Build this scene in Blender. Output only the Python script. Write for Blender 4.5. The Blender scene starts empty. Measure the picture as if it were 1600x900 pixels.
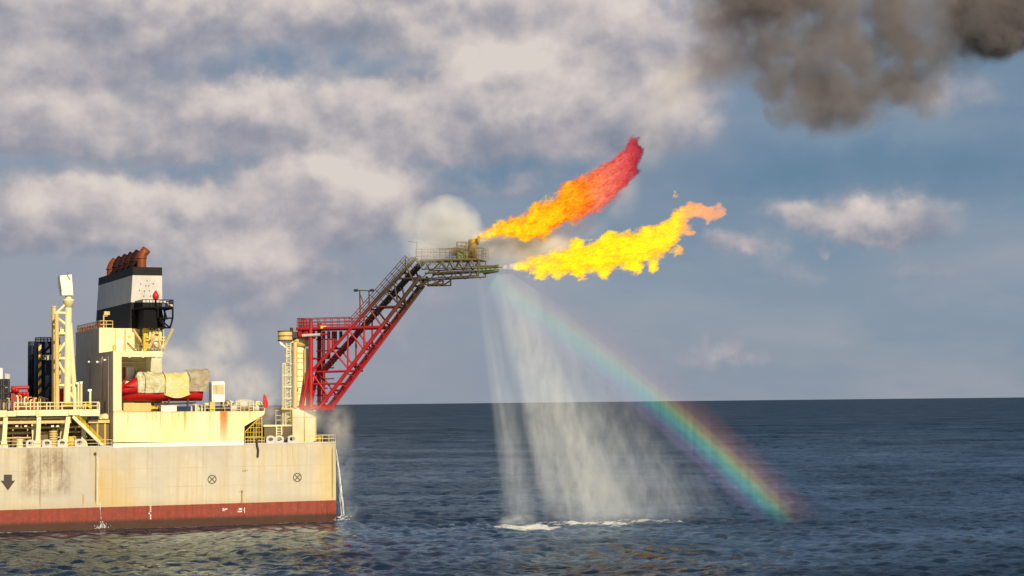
import bpy, bmesh, math, random
import numpy as np
from mathutils import Vector, Matrix
random.seed(7); rng = np.random.RandomState(5)
sc = bpy.context.scene
COL = sc.collection
PI = math.pi

# ------------------------------------------------------------------ camera
F = 3100.0
TH = math.atan(1290 / F)
CAM = Vector((-110, -349, 21.2))
pt = math.atan(178.5 / F); roll = math.atan(17 / 1600)
fw = Vector((math.sin(TH) * math.cos(pt), math.cos(TH) * math.cos(pt), math.sin(pt)))
rt0 = Vector((math.cos(TH), -math.sin(TH), 0)); up0 = rt0.cross(fw)
rt = rt0 * math.cos(roll) - up0 * math.sin(roll)
up = up0 * math.cos(roll) + rt0 * math.sin(roll)
cam = bpy.data.cameras.new('camera'); co = bpy.data.objects.new('camera', cam); COL.objects.link(co)
m = Matrix((rt, up, -fw)).transposed().to_4x4(); m.translation = CAM
co.matrix_world = m
cam.sensor_width = 36; cam.lens = 36 * F / 1600; cam.clip_start = 1; cam.clip_end = 90000
sc.camera = co

def ray(x, y): return (fw * F + rt * (x - 800) + up * (450 - y)).normalized()
def P(x, y, Y=0.0):                       # point seen at (x, y) on the long plane Y
    d = ray(x, y); return CAM + d * ((Y - CAM.y) / d.y)
def Zp(x, y, z=0.0):                      # ... on the level z
    d = ray(x, y); return CAM + d * ((z - CAM.z) / d.z)
def PP(x, y, p0, n):                      # ... on a plane
    d = ray(x, y); return CAM + d * ((p0 - CAM).dot(n) / d.dot(n))
def XZ(x, y, Y=0.0):
    p = P(x, y, Y); return p.x, p.z

# ------------------------------------------------------------------ mesh builder
WL = {}
class MB:
    def __init__(s): s.v = []; s.f = []; s.sm = []
    def add(s, vs, fs, smooth=False):
        b = len(s.v); s.v += [tuple(v) for v in vs]
        for f in fs: s.f.append([b + i for i in f]); s.sm.append(smooth)
        return s
    def box(s, a, b):
        x0, x1 = sorted((a[0], b[0])); y0, y1 = sorted((a[1], b[1])); z0, z1 = sorted((a[2], b[2]))
        return s.add([(x0,y0,z0),(x1,y0,z0),(x1,y1,z0),(x0,y1,z0),(x0,y0,z1),(x1,y0,z1),(x1,y1,z1),(x0,y1,z1)],
              [(0,3,2,1),(4,5,6,7),(0,1,5,4),(1,2,6,5),(2,3,7,6),(3,0,4,7)])
    def beam(s, p, q, w, h=None):         # rectangular bar
        h = h or w; p = Vector(p); q = Vector(q); d = (q - p).normalized()
        a = Vector((0,0,1)) if abs(d.z) < .95 else Vector((1,0,0))
        sx = d.cross(a).normalized() * w / 2; sy = sx.cross(d).normalized() * h / 2
        c = [-sx - sy, sx - sy, sx + sy, -sx + sy]
        return s.add([p + k for k in c] + [q + k for k in c],
              [(0,3,2,1),(4,5,6,7),(0,1,5,4),(1,2,6,5),(2,3,7,6),(3,0,4,7)])
    def tube(s, p, q, r, r2=None, n=10, cap=True):
        r2 = r if r2 is None else r2; p = Vector(p); q = Vector(q); d = (q - p).normalized()
        a = Vector((0,0,1)) if abs(d.z) < .95 else Vector((1,0,0))
        sx = d.cross(a).normalized(); sy = sx.cross(d)
        vs = [p + (sx * math.cos(2*PI*i/n) + sy * math.sin(2*PI*i/n)) * r for i in range(n)]
        vs += [q + (sx * math.cos(2*PI*i/n) + sy * math.sin(2*PI*i/n)) * r2 for i in range(n)]
        s.add(vs, [(i, (i+1) % n, n + (i+1) % n, n + i) for i in range(n)], True)
        if cap: s.add(vs[:n], [tuple(range(n))[::-1]]); s.add(vs[n:], [tuple(range(n))])
        return s
    def path(s, pts, r, n=8):
        for a, b in zip(pts, pts[1:]): s.tube(a, b, r, n=n)
        return s
    def lathe(s, c, prof, n=24, a0=0, a1=2*PI):
        full = abs(a1 - a0 - 2*PI) < 1e-6; k = n if full else n + 1; c = Vector(c)
        vs = [c + Vector((r*math.cos(a0+(a1-a0)*i/n), r*math.sin(a0+(a1-a0)*i/n), z)) for r, z in prof for i in range(k)]
        fs = []
        for j in range(len(prof)-1):
            for i in range(n):
                i2 = (i+1) % k; fs.append((j*k+i, j*k+i2, (j+1)*k+i2, (j+1)*k+i))
        return s.add(vs, fs, True)
    def prismXZ(s, pts, y0, y1):          # polygon (x, z) pushed from y0 to y1
        n = len(pts); vs = [(x, y0, z) for x, z in pts] + [(x, y1, z) for x, z in pts]
        return s.add(vs, [tuple(range(n)), tuple(range(2*n-1, n-1, -1))] + [(i, n+i, n+(i+1) % n, (i+1) % n) for i in range(n)])
    def loft(s, rings, smooth=True, caps=True):
        n = len(rings[0]); vs = [p for r in rings for p in r]; fs = []
        for j in range(len(rings)-1):
            for i in range(n): fs.append((j*n+i, j*n+(i+1) % n, (j+1)*n+(i+1) % n, (j+1)*n+i))
        s.add(vs, fs, smooth)
        if caps: s.add(rings[0], [tuple(range(n))[::-1]]); s.add(rings[-1], [tuple(range(n))])
        return s
    def rail(s, pts, h=1.1, step=1.6, r=.045, bars=(1, .5), n=5):
        for a, b in zip(pts, pts[1:]):
            a = Vector(a); b = Vector(b); k = max(1, round((b - a).length / step))
            for i in range(k + 1):
                q = a.lerp(b, i / k); s.tube(q, q + Vector((0,0,h)), r, n=n, cap=False)
            for t in bars: s.tube(a + Vector((0,0,h*t)), b + Vector((0,0,h*t)), r, n=n, cap=False)
        return s
    def build(s, name, mat, parent=None, smooth_all=False):
        me = bpy.data.meshes.new(name)
        o0 = WL.get(parent.name, Vector()) if parent else Vector()
        me.from_pydata([(v[0]-o0.x, v[1]-o0.y, v[2]-o0.z) for v in s.v], [], s.f)
        bm = bmesh.new(); bm.from_mesh(me); bmesh.ops.recalc_face_normals(bm, faces=bm.faces); bm.to_mesh(me); bm.free()
        me.polygons.foreach_set('use_smooth', s.sm); me.update()
        o = bpy.data.objects.new(name, me); COL.objects.link(o)
        if mat: me.materials.append(mat)
        if parent: o.parent = parent
        WL[o.name] = o0
        return o

def tag(o, label, cat=None, group=None, kind=None):
    if label: o['label'] = label
    if cat: o['category'] = cat
    if group: o['group'] = group
    if kind: o['kind'] = kind
    return o
def thing(name, label, cat, loc, group=None, kind=None):
    o = bpy.data.objects.new(name, None); COL.objects.link(o); o.location = loc
    o.empty_display_size = .5
    WL[o.name] = Vector(loc)
    return tag(o, label, cat, group, kind)

# ------------------------------------------------------------------ node helpers
class NT:
    def __init__(s, tree): s.t = tree; s.n = tree.nodes; s.l = tree.links
    def new(s, typ, **kw):
        nd = s.n.new(typ)
        for k, v in kw.items(): setattr(nd, k, v)
        return nd
    def put(s, sock, val):
        if isinstance(val, bpy.types.NodeSocket): s.l.new(val, sock)
        elif val is not None: sock.default_value = val
    def math(s, op, a, b=None, c=None, clamp=False):
        nd = s.new('ShaderNodeMath', operation=op, use_clamp=clamp)
        s.put(nd.inputs[0], a); s.put(nd.inputs[1], b)
        if c is not None: s.put(nd.inputs[2], c)
        return nd.outputs[0]
    def vec(s, op, a, b=None):
        nd = s.new('ShaderNodeVectorMath', operation=op); s.put(nd.inputs[0], a); s.put(nd.inputs[1], b)
        return nd.outputs['Value'] if op in ('DOT_PRODUCT', 'LENGTH', 'DISTANCE') else nd.outputs[0]
    def noise(s, vec, scale=1, detail=4, rough=.5, dist=0, lac=2):
        nd = s.new('ShaderNodeTexNoise'); s.put(nd.inputs['Vector'], vec); s.put(nd.inputs['Scale'], scale)
        s.put(nd.inputs['Detail'], detail); s.put(nd.inputs['Roughness'], rough); s.put(nd.inputs['Distortion'], dist); s.put(nd.inputs['Lacunarity'], lac)
        return nd
    def ramp(s, fac, stops, interp='LINEAR'):
        nd = s.new('ShaderNodeValToRGB'); cr = nd.color_ramp; cr.interpolation = interp
        while len(cr.elements) < len(stops): cr.elements.new(.5)
        for e, (p, c) in zip(cr.elements, stops):
            e.position = p; e.color = (*c, 1) if len(c) == 3 else c
        s.put(nd.inputs[0], fac); return nd.outputs[0]
    def mix(s, fac, a, b, blend='MIX'):
        nd = s.new('ShaderNodeMix', data_type='RGBA', blend_type=blend)
        s.put(nd.inputs[0], fac)
        s.put(nd.inputs[6], (*a, 1) if isinstance(a, tuple) and len(a) == 3 else a)
        s.put(nd.inputs[7], (*b, 1) if isinstance(b, tuple) and len(b) == 3 else b)
        return nd.outputs[2]
    def sstep(s, x, lo, hi, o0=0., o1=1.):
        nd = s.new('ShaderNodeMapRange', interpolation_type='SMOOTHSTEP')
        for k, v in zip(range(5), (x, lo, hi, o0, o1)): s.put(nd.inputs[k], v)
        return nd.outputs[0]
    def mul(s, vec, k):
        return s.vec('MULTIPLY', vec, tuple(k))
    def sep(s, vec):
        nd = s.new('ShaderNodeSeparateXYZ'); s.put(nd.inputs[0], vec); return nd.outputs
    def comb(s, x=0., y=0., z=0.):
        nd = s.new('ShaderNodeCombineXYZ')
        for i, v in enumerate((x, y, z)): s.put(nd.inputs[i], v)
        return nd.outputs[0]
def newmat(name):
    m = bpy.data.materials.new(name); m.use_nodes = True; t = NT(m.node_tree); t.n.clear()
    out = t.new('ShaderNodeOutputMaterial'); return m, t, out
def paint(name, col, rough=.5, rust=.25, rust_col=(.28, .11, .03), streak=True, metal=0., var=.12, scale=1., bump=.01, spec=.4):
    m, t, out = newmat(name)
    pos = t.new('ShaderNodeNewGeometry').outputs['Position']
    b = t.new('ShaderNodeBsdfPrincipled')
    n1 = t.noise(t.mul(pos, (.35, .35, .2)), 1.2 * scale, 5, .6).outputs[0]
    n2 = t.noise(t.mul(pos, (1.6, 1.6, .16 if streak else 1.6)), 1.0 * scale, 5, .65).outputs[0]
    c = t.mix(t.sstep(n1, .3, .7), tuple(max(0, x * (1 - var)) for x in col), tuple(min(1, x * (1 + var * .6)) for x in col))
    if rust > 0:
        k = t.math('MULTIPLY', t.sstep(n2, .66 - rust * .25, .84 - rust * .2), min(1., .35 + rust))
        c = t.mix(k, c, rust_col)
    t.l.new(c, b.inputs['Base Color']); b.inputs['Roughness'].default_value = rough; b.inputs['Metallic'].default_value = metal
    b.inputs['Specular IOR Level'].default_value = spec
    if bump:
        bp = t.new('ShaderNodeBump'); bp.inputs['Distance'].default_value = bump * 3; bp.inputs['Strength'].default_value = .5
        t.l.new(n2, bp.inputs['Height']); t.l.new(bp.outputs[0], b.inputs['Normal'])
    t.l.new(b.outputs[0], out.inputs[0]); return m

CREAM = (.80, .66, .30)
M = {}
M['cream'] = paint('cream_paint', (.88, .77, .43), .5, .22)
M['cream_rusty'] = paint('rusty_cream_paint', (.72, .52, .20), .55, .42)
M['white'] = paint('white_paint', (.88, .85, .74), .5, .12)
M['yellow'] = paint('yellow_paint', (.75, .50, .02), .45, .2)
M['grey_white'] = paint('pale_grey_paint', (.60, .57, .52), .55, .12)
M['navy'] = paint('navy_paint', (.008, .014, .036), .45, .15, (.05, .035, .035), spec=.25)
M['black'] = paint('black_paint', (.004, .004, .005), .6, .05, (.02, .012, .01), spec=.12)
M['dark'] = paint('dark_steel', (.05, .04, .03), .6, .3, (.12, .06, .02))
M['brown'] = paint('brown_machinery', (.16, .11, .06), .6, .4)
M['red'] = paint('red_paint', (.55, .012, .012), .45, .08, (.2, .01, .01))
M['redmach'] = paint('red_oxide_paint', (.40, .05, .025), .5, .2, (.15, .04, .02))
M['rust'] = paint('shaded_rusted_steel', (.034, .010, .009), .6, .3, (.075, .022, .011), streak=False, scale=1.5, spec=.2)  # shadow on the middle exhaust pipes put into the colour
M['rust_lit'] = paint('lit_rusted_steel', (.24, .055, .010), .5, .5, (.12, .03, .015), streak=False, scale=2)
M['fband'] = paint('funnel_dark_band', (.020, .019, .020), .6, .12, (.04, .03, .022), spec=.12)
M['fwhite'] = paint('funnel_white_band', (.62, .59, .55), .5, .08, (.35, .28, .2))
M['mark'] = paint('dark_marking_paint', (.055, .045, .035), .6, .1)
M['mark_white'] = paint('white_marking_paint', (.85, .78, .7), .6, .05)

# hull: cream topsides, red boot topping, weld seams, runs of rust and smudges
def hull_mat():
    m, t, out = newmat('weathered_hull_paint')
    pos = t.new('ShaderNodeNewGeometry').outputs['Position']; x, y, z = t.sep(pos)[:3]
    b = t.new('ShaderNodeBsdfPrincipled')
    n1 = t.noise(t.mul(pos, (.10, .1, .12)), 1, 5, .6).outputs[0]
    st = t.noise(t.mul(pos, (1.3, .5, .05)), 1, 6, .65).outputs[0]
    stf = t.noise(t.mul(pos, (3.2, 1, .10)), 1, 5, .7).outputs[0]
    sp = t.noise(pos, 1.6, 5, .7).outputs[0]
    base = t.mix(t.sstep(n1, .35, .65), (.50, .45, .37), (.61, .545, .42))
    base = t.mix(t.math('MULTIPLY', t.sstep(t.math('ADD', t.math('MULTIPLY', st, .6), t.math('MULTIPLY', n1, .4)), .44, .66), .6), base, (.50, .37, .17))
    base = t.mix(t.math('MULTIPLY', t.sstep(stf, .62, .85), .35), base, (.34, .25, .15))
    def patch(x0, x1, z0, z1, soft):
        a = t.math('MULTIPLY', t.sstep(x, x0 - soft, x0 + soft), t.sstep(x, x1 + soft, x1 - soft))
        c = t.math('MULTIPLY', t.sstep(z, z0 - soft, z0 + soft), t.sstep(z, z1 + soft, z1 - soft))
        return t.math('MULTIPLY', a, c)
    drip = t.noise(t.mul(pos, (1.1, .5, .035)), 1, 5, .7).outputs[0]
    kd = t.math('MULTIPLY', t.sstep(drip, .56, .72), t.sstep(t.math('ADD', z, t.math('MULTIPLY', t.math('SUBTRACT', n1, .5), 14.)), 7.5, 14.))
    base = t.mix(t.math('MULTIPLY', kd, .75), base, (.33, .19, .07))
    base = t.mix(t.math('MULTIPLY', t.sstep(t.math('ADD', z, t.math('MULTIPLY', t.math('SUBTRACT', stf, .5), 2.)), 5.2, 3.6), .35), base, (.45, .30, .14))
    # smudged brown patch at the left
    xa = P(34, 740).x; xb = P(108, 740).x
    sm = t.math('MULTIPLY', patch(xa, xb, 6.2, 13.8, 1.3), t.sstep(t.math('ADD', t.math('ADD', t.math('MULTIPLY', st, .35), t.math('MULTIPLY', sp, .35)), t.math('ADD', t.math('MULTIPLY', stf, .2), t.math('MULTIPLY', t.noise(t.mul(pos, (.5, .3, .3)), 1, 4, .6).outputs[0], .5))), .54, .86))
    base = t.mix(t.math('MULTIPLY', sm, .9), base, (.20, .14, .09))
    # yellow run below the discharge and at the stern
    xd = P(151, 740).x; xe = P(206, 740).x
    yl = t.math('MULTIPLY', patch(xd, xe + 1., 3.6, 13.6, .9), t.math('MULTIPLY', t.sstep(z, 15.5, 4., .1, 1.), t.math('MULTIPLY', t.sstep(x, xe + 4., xd, 0., 1.), t.sstep(t.math('ADD', t.math('MULTIPLY', st, .6), t.math('MULTIPLY', n1, .5)), .3, .7, .5, 1.4))))
    base = t.mix(t.math('MULTIPLY', yl, .8), base, (.58, .40, .13))
    ys = patch(P(497, 740).x, 2, 2, 15, 2.5)
    base = t.mix(t.math('MULTIPLY', ys, .55), base, (.62, .45, .15))
    ym = patch(P(395, 740).x, P(440, 740).x, 8, 15, 3)
    base = t.mix(t.math('MULTIPLY', t.math('MULTIPLY', ym, t.sstep(st, .4, .6)), .5), base, (.58, .46, .2))
    # dark runs and rust drips
    for px, w, z0, z1, col, k in ((149.5, .16, 4.2, 13.2, (.16, .12, .07), .9), (62.5, .15, 4.2, 14, (.2, .14, .09), .7), (520, .18, 3.9, 13.3, (.25, .17, .05), .8),
                                  (378, .20, 1.9, 6.0, (.30, .14, .03), .95), (152.5, .22, 3.8, 12.5, (.75, .68, .5), .6), (130, .3, 4, 5.9, (.5, .28, .05), .9), (43, .3, 11, 14, (.3, .25, .15), .6),
                                  (175, .05, 3.8, 14, (.3, .24, .15), .5)):
        xc = P(px, 750).x
        wob = t.math('MULTIPLY', t.math('SUBTRACT', stf, .5), .5)
        dd = t.math('ABSOLUTE', t.math('ADD', t.math('SUBTRACT', x, xc), wob))
        k2 = t.math('MULTIPLY', t.math('MULTIPLY', t.sstep(dd, w, w * .4), t.math('MULTIPLY', t.sstep(z, z0 - .4, z0 + .8), t.sstep(z, z1 + .2, z1 - .2))), k)
        base = t.mix(k2, base, col)
    # weld seams between the plates
    for zz in (6.9, 10.2):
        k = t.math('MULTIPLY', t.sstep(t.math('ABSOLUTE', t.math('SUBTRACT', z, zz)), .06, .02), t.math('MULTIPLY', t.sstep(n1, .4, .6), .45))
        base = t.mix(k, base, (.3, .24, .17))
    fx = t.math('ABSOLUTE', t.math('SUBTRACT', t.math('FRACT', t.math('DIVIDE', x, 9.7)), .5))
    base = t.mix(t.math('MULTIPLY', t.sstep(fx, .008, .003), .3), base, (.3, .24, .17))
    # boot topping
    zz = t.math('ADD', z, t.math('MULTIPLY', t.math('SUBTRACT', sp, .5), .08))
    red = t.mix(t.sstep(st, .35, .7), (.29, .045, .024), (.17, .040, .026))
    red = t.mix(t.math('MULTIPLY', t.sstep(sp, .5, .75), .45), red, (.42, .13, .07))
    wl = t.math('ADD', z, t.math('MULTIPLY', t.math('SUBTRACT', stf, .5), 1.2))
    red = t.mix(t.math('MULTIPLY', t.sstep(wl, 1.75, .9), .92), red, (.045, .022, .012))
    col = t.mix(t.sstep(zz, 3.64, 3.70), red, base)
    t.l.new(col, b.inputs['Base Color']); b.inputs['Roughness'].default_value = .55; b.inputs['Specular IOR Level'].default_value = .3
    bp = t.new('ShaderNodeBump'); bp.inputs['Distance'].default_value = .35; bp.inputs['Strength'].default_value = .35
    t.l.new(t.noise(t.mul(pos, (.45, .2, .5)), 1, 2, .4).outputs[0], bp.inputs['Height']); t.l.new(bp.outputs[0], b.inputs['Normal'])
    t.l.new(b.outputs[0], out.inputs[0]); return m
M['hull'] = hull_mat()

# superstructure side: cream with rust runs down from the deck edge
def bulwark_mat():
    m, t, out = newmat('bulwark_paint')
    pos = t.new('ShaderNodeNewGeometry').outputs['Position']; x, y, z = t.sep(pos)[:3]
    b = t.new('ShaderNodeBsdfPrincipled')
    n1 = t.noise(t.mul(pos, (.15, .1, .15)), 1, 4).outputs[0]
    st = t.noise(t.mul(pos, (1.5, .5, .08)), 1, 6, .65).outputs[0]
    sp = t.noise(pos, 2.2, 4, .6).outputs[0]
    c = t.mix(t.sstep(n1, .35, .65), (.84, .71, .35), (.89, .80, .46))
    c = t.mix(t.math('MULTIPLY', t.sstep(st, .48, .74), .6), c, (.68, .48, .12))
    c = t.mix(t.math('MULTIPLY', t.math('MULTIPLY', t.sstep(t.noise(t.mul(pos, (2.2, .5, .12)), 1, 5, .7).outputs[0], .56, .72), t.sstep(z, 15.5, 20.5)), .6), c, (.42, .27, .06))
    for px, w, z1, z0, col, k in ((349.5, .85, 20.6, 13.6, (.62, .15, .004), 1.), (289, .3, 21, 16, (.42, .22, .02), .8), (200, .1, 21, 16, (.4, .25, .05), .7), (244, .12, 21, 17, (.4, .28, .05), .6), (251, .12, 21, 16, (.4, .28, .05), .6), (278, .12, 21, 18, (.5, .36, .1), .5), (328, .14, 21, 17.5, (.5, .36, .08), .5), (391, .25, 21, 17.5, (.6, .42, .08), .5)):
        xc = P(px, 670).x
        dd = t.math('ABSOLUTE', t.math('ADD', t.math('SUBTRACT', x, xc), t.math('MULTIPLY', t.math('SUBTRACT', sp, .5), .4)))
        k2 = t.math('MULTIPLY', t.math('MULTIPLY', t.sstep(dd, w, w * .5), t.sstep(z, z0, z1)), k)
        c = t.mix(t.math('POWER', k2, .7), c, col)
    c = t.mix(t.math('MULTIPLY', t.sstep(t.math('ADD', z, t.math('MULTIPLY', st, .8)), 20.3, 20.6), .5), c, (.5, .36, .1))
    t.l.new(c, b.inputs['Base Color']); b.inputs['Roughness'].default_value = .5
    t.l.new(b.outputs[0], out.inputs[0]); return m
M['bulwark'] = bulwark_mat()

# forward faces: paint greyed to carry their shade, with rust streaks
M['forward'] = paint('shaded_forward_paint', (.68, .57, .46), .6, .5, (.30, .20, .11))

# boom: red at the foot, scorched brown further up, straw coloured at the burner end
def boom_mat(name, k=1.):
    m, t, out = newmat(name)
    pos = t.new('ShaderNodeNewGeometry').outputs['Position']; x, y, z = t.sep(pos)[:3]
    b = t.new('ShaderNodeBsdfPrincipled')
    n1 = t.noise(pos, .5, 4).outputs[0]; n2 = t.noise(pos, 2.2, 5, .65).outputs[0]
    g = t.math('ADD', z, t.math('MULTIPLY', t.math('SUBTRACT', n1, .5), 5.))
    g = t.math('ADD', g, t.math('ADD', 2.6, t.math('MULTIPLY', t.math('SUBTRACT', x, 10), .16)))
    f = t.math('DIVIDE', t.math('SUBTRACT', g, 20), 32)
    c = t.ramp(f, [(0, (.52*k, .006, .012)), (.50, (.38*k, .012, .014)), (.62, (.15*k, .025, .014)), (.72, (.065*k, .033*k, .013*k)), (.86, (.085*k, .055*k, .022*k)), (1, (.19*k, .14*k, .05*k))])
    c = t.mix(t.math('MULTIPLY', t.sstep(n2, .52, .75), .5), c, (.07*k, .03*k, .02*k))
    t.l.new(c, b.inputs['Base Color']); b.inputs['Roughness'].default_value = .5
    t.l.new(b.outputs[0], out.inputs[0]); return m
M['boom'] = boom_mat('flare_boom_paint'); M['boom_dark'] = boom_mat('flare_boom_dark_paint', .4)

def hazard_mat():
    m, t, out = newmat('hazard_striped_paint')
    pos = t.new('ShaderNodeNewGeometry').outputs['Position']; x, y, z = t.sep(pos)[:3]
    b = t.new('ShaderNodeBsdfPrincipled')
    k = t.math('FRACT', t.math('DIVIDE', t.math('ADD', z, t.math('MULTIPLY', x, -.9)), 1.55))
    c = t.mix(t.math('GREATER_THAN', k, .5), (.75, .5, .03), (.02, .018, .015))
    t.l.new(c, b.inputs['Base Color']); b.inputs['Roughness'].default_value = .5; t.l.new(b.outputs[0], out.inputs[0]); return m
M['hazard'] = hazard_mat()

def cloth_mat(name, c1, c2, sc_=.7):
    m, t, out = newmat(name)
    pos = t.new('ShaderNodeNewGeometry').outputs['Position']
    b = t.new('ShaderNodeBsdfPrincipled')
    n = t.noise(pos, sc_, 5, .6, .8).outputs[0]; n2 = t.noise(t.mul(pos, (1, 1, 1)), 2.4, 4, .6, 1.5).outputs[0]
    c = t.mix(t.sstep(n, .38, .62), c1, c2); c = t.mix(t.math('MULTIPLY', t.sstep(n2, .55, .7), .35), c, (.28, .22, .08))
    t.l.new(c, b.inputs['Base Color']); b.inputs['Roughness'].default_value = .75
    bp = t.new('ShaderNodeBump'); bp.inputs['Distance'].default_value = .35; bp.inputs['Strength'].default_value = .9
    t.l.new(t.noise(pos, 1.1, 4, .5, 2.).outputs[0], bp.inputs['Height']); t.l.new(bp.outputs[0], b.inputs['Normal'])
    t.l.new(b.outputs[0], out.inputs[0]); return m
M['tarp_white'] = cloth_mat('pale_tarpaulin', (.72, .68, .50), (.52, .46, .22))
M['tarp_yellow'] = cloth_mat('yellow_tarpaulin', (.75, .60, .16), (.70, .64, .38))
M['tarp_grey'] = cloth_mat('grey_tarpaulin', (.36, .28, .18), (.46, .40, .30))
M['flag'] = cloth_mat('red_cloth', (.75, .02, .02), (.65, .02, .03))

# ------------------------------------------------------------------ ship
HB = 40.0                                  # beam
zd = 14.2                                  # main deck level
ship = thing('production_ship', 'long cream hulled ship with red boot topping, stern facing right', 'ship', (0, 0, 0))
xf = P(177, 600).x
b = MB()
rings = []
for X in (-150., -60., -20., -2., 0.):
    bev = 0. if X < -1 else .25
    rings.append([(X, bev, -6), (X, bev, zd), (X, HB - bev, zd), (X, HB - bev, -6)])
b.loft(rings, smooth=False)
b.build('hull', M['hull'], ship)
MB().box((-150, .2, zd + .004), (-.3, HB, zd + .05)).build('main_deck', M['brown'], ship)
# gunwale bar
MB().beam((-150, .02, zd + .05), (xf - .3, .02, zd + .05), .16, .2).beam((P(382, 690).x, .02, zd + .05), (-.05, .02, zd + .05), .16, .2).build('gunwale', M['grey_white'], ship)
# white strake below the bulwark
za, zb = P(280, 691).z, P(280, 697.5).z
MB().box((xf - .02, -.06, zb), (P(381, 690).x, .3, za)).build('strake', M['white'], ship)
# bulwark: the big flush side plate
pts = [XZ(177.2, 691), XZ(177.2, 640), XZ(190, 641), XZ(190, 636.5), XZ(192.5, 641.5), XZ(194, 643), XZ(414, 642.3), XZ(412.5, 648), XZ(406, 651.5), XZ(382, 666), XZ(381, 690)]
pts = [XZ(177.2, 691), XZ(177.2, 642), XZ(190, 640), XZ(193.5, 643.2), XZ(414, 642.3), XZ(412.5, 648), XZ(382, 666), XZ(381, 691)]
MB().prismXZ(pts, 0, .9).build('bulwark', M['bulwark'], ship)
zB = P(300, 643).z - .05                   # lifeboat deck
x190 = P(190, 600).x; x254 = P(254, 552).x; x414 = P(414, 643).x; x382 = P(382, 680).x
zr0, zr1 = P(200, 557.5).z, P(200, 550.5).z
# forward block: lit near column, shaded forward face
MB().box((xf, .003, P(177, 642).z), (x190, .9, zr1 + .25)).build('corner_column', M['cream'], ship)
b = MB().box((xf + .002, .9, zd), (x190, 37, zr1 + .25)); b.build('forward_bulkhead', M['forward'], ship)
b = MB()
for zz in (zr1 - 3.4, zB - .5, zB + 5.4): b.box((xf - .03, .95, zz), (xf + .05, 36.9, zz + .09))
for yy in (6, 13, 20, 28): b.box((xf - .028, yy, zd), (xf + .05, yy + .09, zr1))
b.build('seam', M['forward'], ship)
MB().box((x190 - .5, .9, zB - .3), (x414 - .05, 37, zB)).build('boat_deck', M['brown'], ship)
MB().box((x190, .0, zr0), (x254, 36, zr1 + .2)).build('boat_bay_roof', M['cream'], ship)
MB().box((x190, 7.4, zB), (P(229, 600, 7.4).x, 7.8, zr0)).build('bay_back_wall', M['cream_rusty'], ship)
MB().box((P(229, 600, 7.4).x, 9, zB), (P(253, 600, 9).x, 9.4, zr0)).build('bay_inner_wall', M['cream'], ship)
b = MB(); xx0 = P(197, 580, 7.3).x; xx1 = P(210, 580, 7.3).x
b.box((xx0, 7.25, zB), (xx1, 7.4, P(197, 574, 7.3).z)); b.build('door', M['white'], ship)
b = MB(); b.path([P(190, 573, 7.1), P(211, 573, 7.1), P(213, 576, 7.1), P(213, 600, 7.1)], .14)
b.path([P(190, 566, 7.1), P(229, 566.5, 7.1)], .12); b.build('pipe', M['cream'], ship)
b = MB()
for px in (193.5, 195.5): b.tube(P(px, 574, 6.9), P(px - .6, 598, 6.9), .13)
for i in range(9): b.beam(P(192.5, 575 + i*2.7, 6.9), P(196.5, 576.5 + i*2.7, 6.9), .1)
b.build('ladder', M['redmach'], ship)
# lower walls under the boat deck
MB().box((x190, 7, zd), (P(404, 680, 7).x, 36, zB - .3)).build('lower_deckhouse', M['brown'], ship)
# upper deckhouse in two steps
zu = P(154, 512, 13).z
MB().box((xf + .004, 13, zr1 + .25), (P(177, 530, 13).x, 36.6, zu)).build('upper_deckhouse', M['cream'], ship)
MB().box((xf - .012, 13.05, zr1 + .27), (xf + .05, 36.55, zu - .02)).build('upper_forward_face', M['forward'], ship)  # overlay sheet with the forward shade in its colour
MB().box((P(177, 530, 15).x, 15, zr1 + .2), (P(256, 530, 15).x, 35, P(200, 513, 15).z)).build('funnel_house', M['cream'], ship)
d1 = MB().box((P(182, 540, 14.9).x, 14.9, P(182, 551, 14.9).z), (P(192, 540, 14.9).x, 15, P(182, 530, 14.9).z)).build('door', M['white'], ship)
MB().tube(P(190.6, 541, 14.8), P(190.6, 542.4, 14.8), .05).build('handle', M['dark'], d1)
MB().lathe((0, 0, 0), [(0, 0), (.35, .05), (.5, .2), (.5, .5), (0, .6)], 12)
w1 = MB().box((P(236, 538, 14.9).x, 14.88, P(236, 538, 14.9).z), (P(246, 538, 14.9).x, 15, P(236, 528, 14.9).z)).build('panel', M['white'], ship)
MB().rail([(P(181, 551, .4).x, .4, zr1 + .2), (x254 - .2, .4, zr1 + .2)], 1.1, 1.4, .04, n=4).build('railing', M['cream_rusty'], ship)
MB().box((P(176.5, 549, .3).x, .2, zr1 + .2), (P(180.5, 549, .3).x, .7, P(178, 539, .3).z)).build('locker', M['yellow'], ship)
b = MB().rail([(xf + .2, 13.2, zu), (xf + .2, 36, zu)], 1.25, 1.5, .08, n=4)
b.rail([(xf + .2, 13.2, zu), (P(176, 512, 13.2).x, 13.2, zu)], 1.25, 1.0, .08, n=4)
b.build('roof_railing', M['cream_rusty'], ship)
for yy in np.arange(14, 36, 2.6): MB().box((xf + .6, yy, zu), (xf + 1.3, yy + 1.3, zu + random.uniform(.5, 1.1))).build('roof_locker', M['redmach'], ship)
lp = P(162, 512, 13.4)
MB().tube(lp, P(162, 492, 13.4), .12).beam(P(161.5, 493, 13.4), P(168, 493, 13.4), .3).box(P(163, 492, 13) , P(170, 487, 13.9)).build('floodlight_post', M['cream_rusty'], ship)

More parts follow.
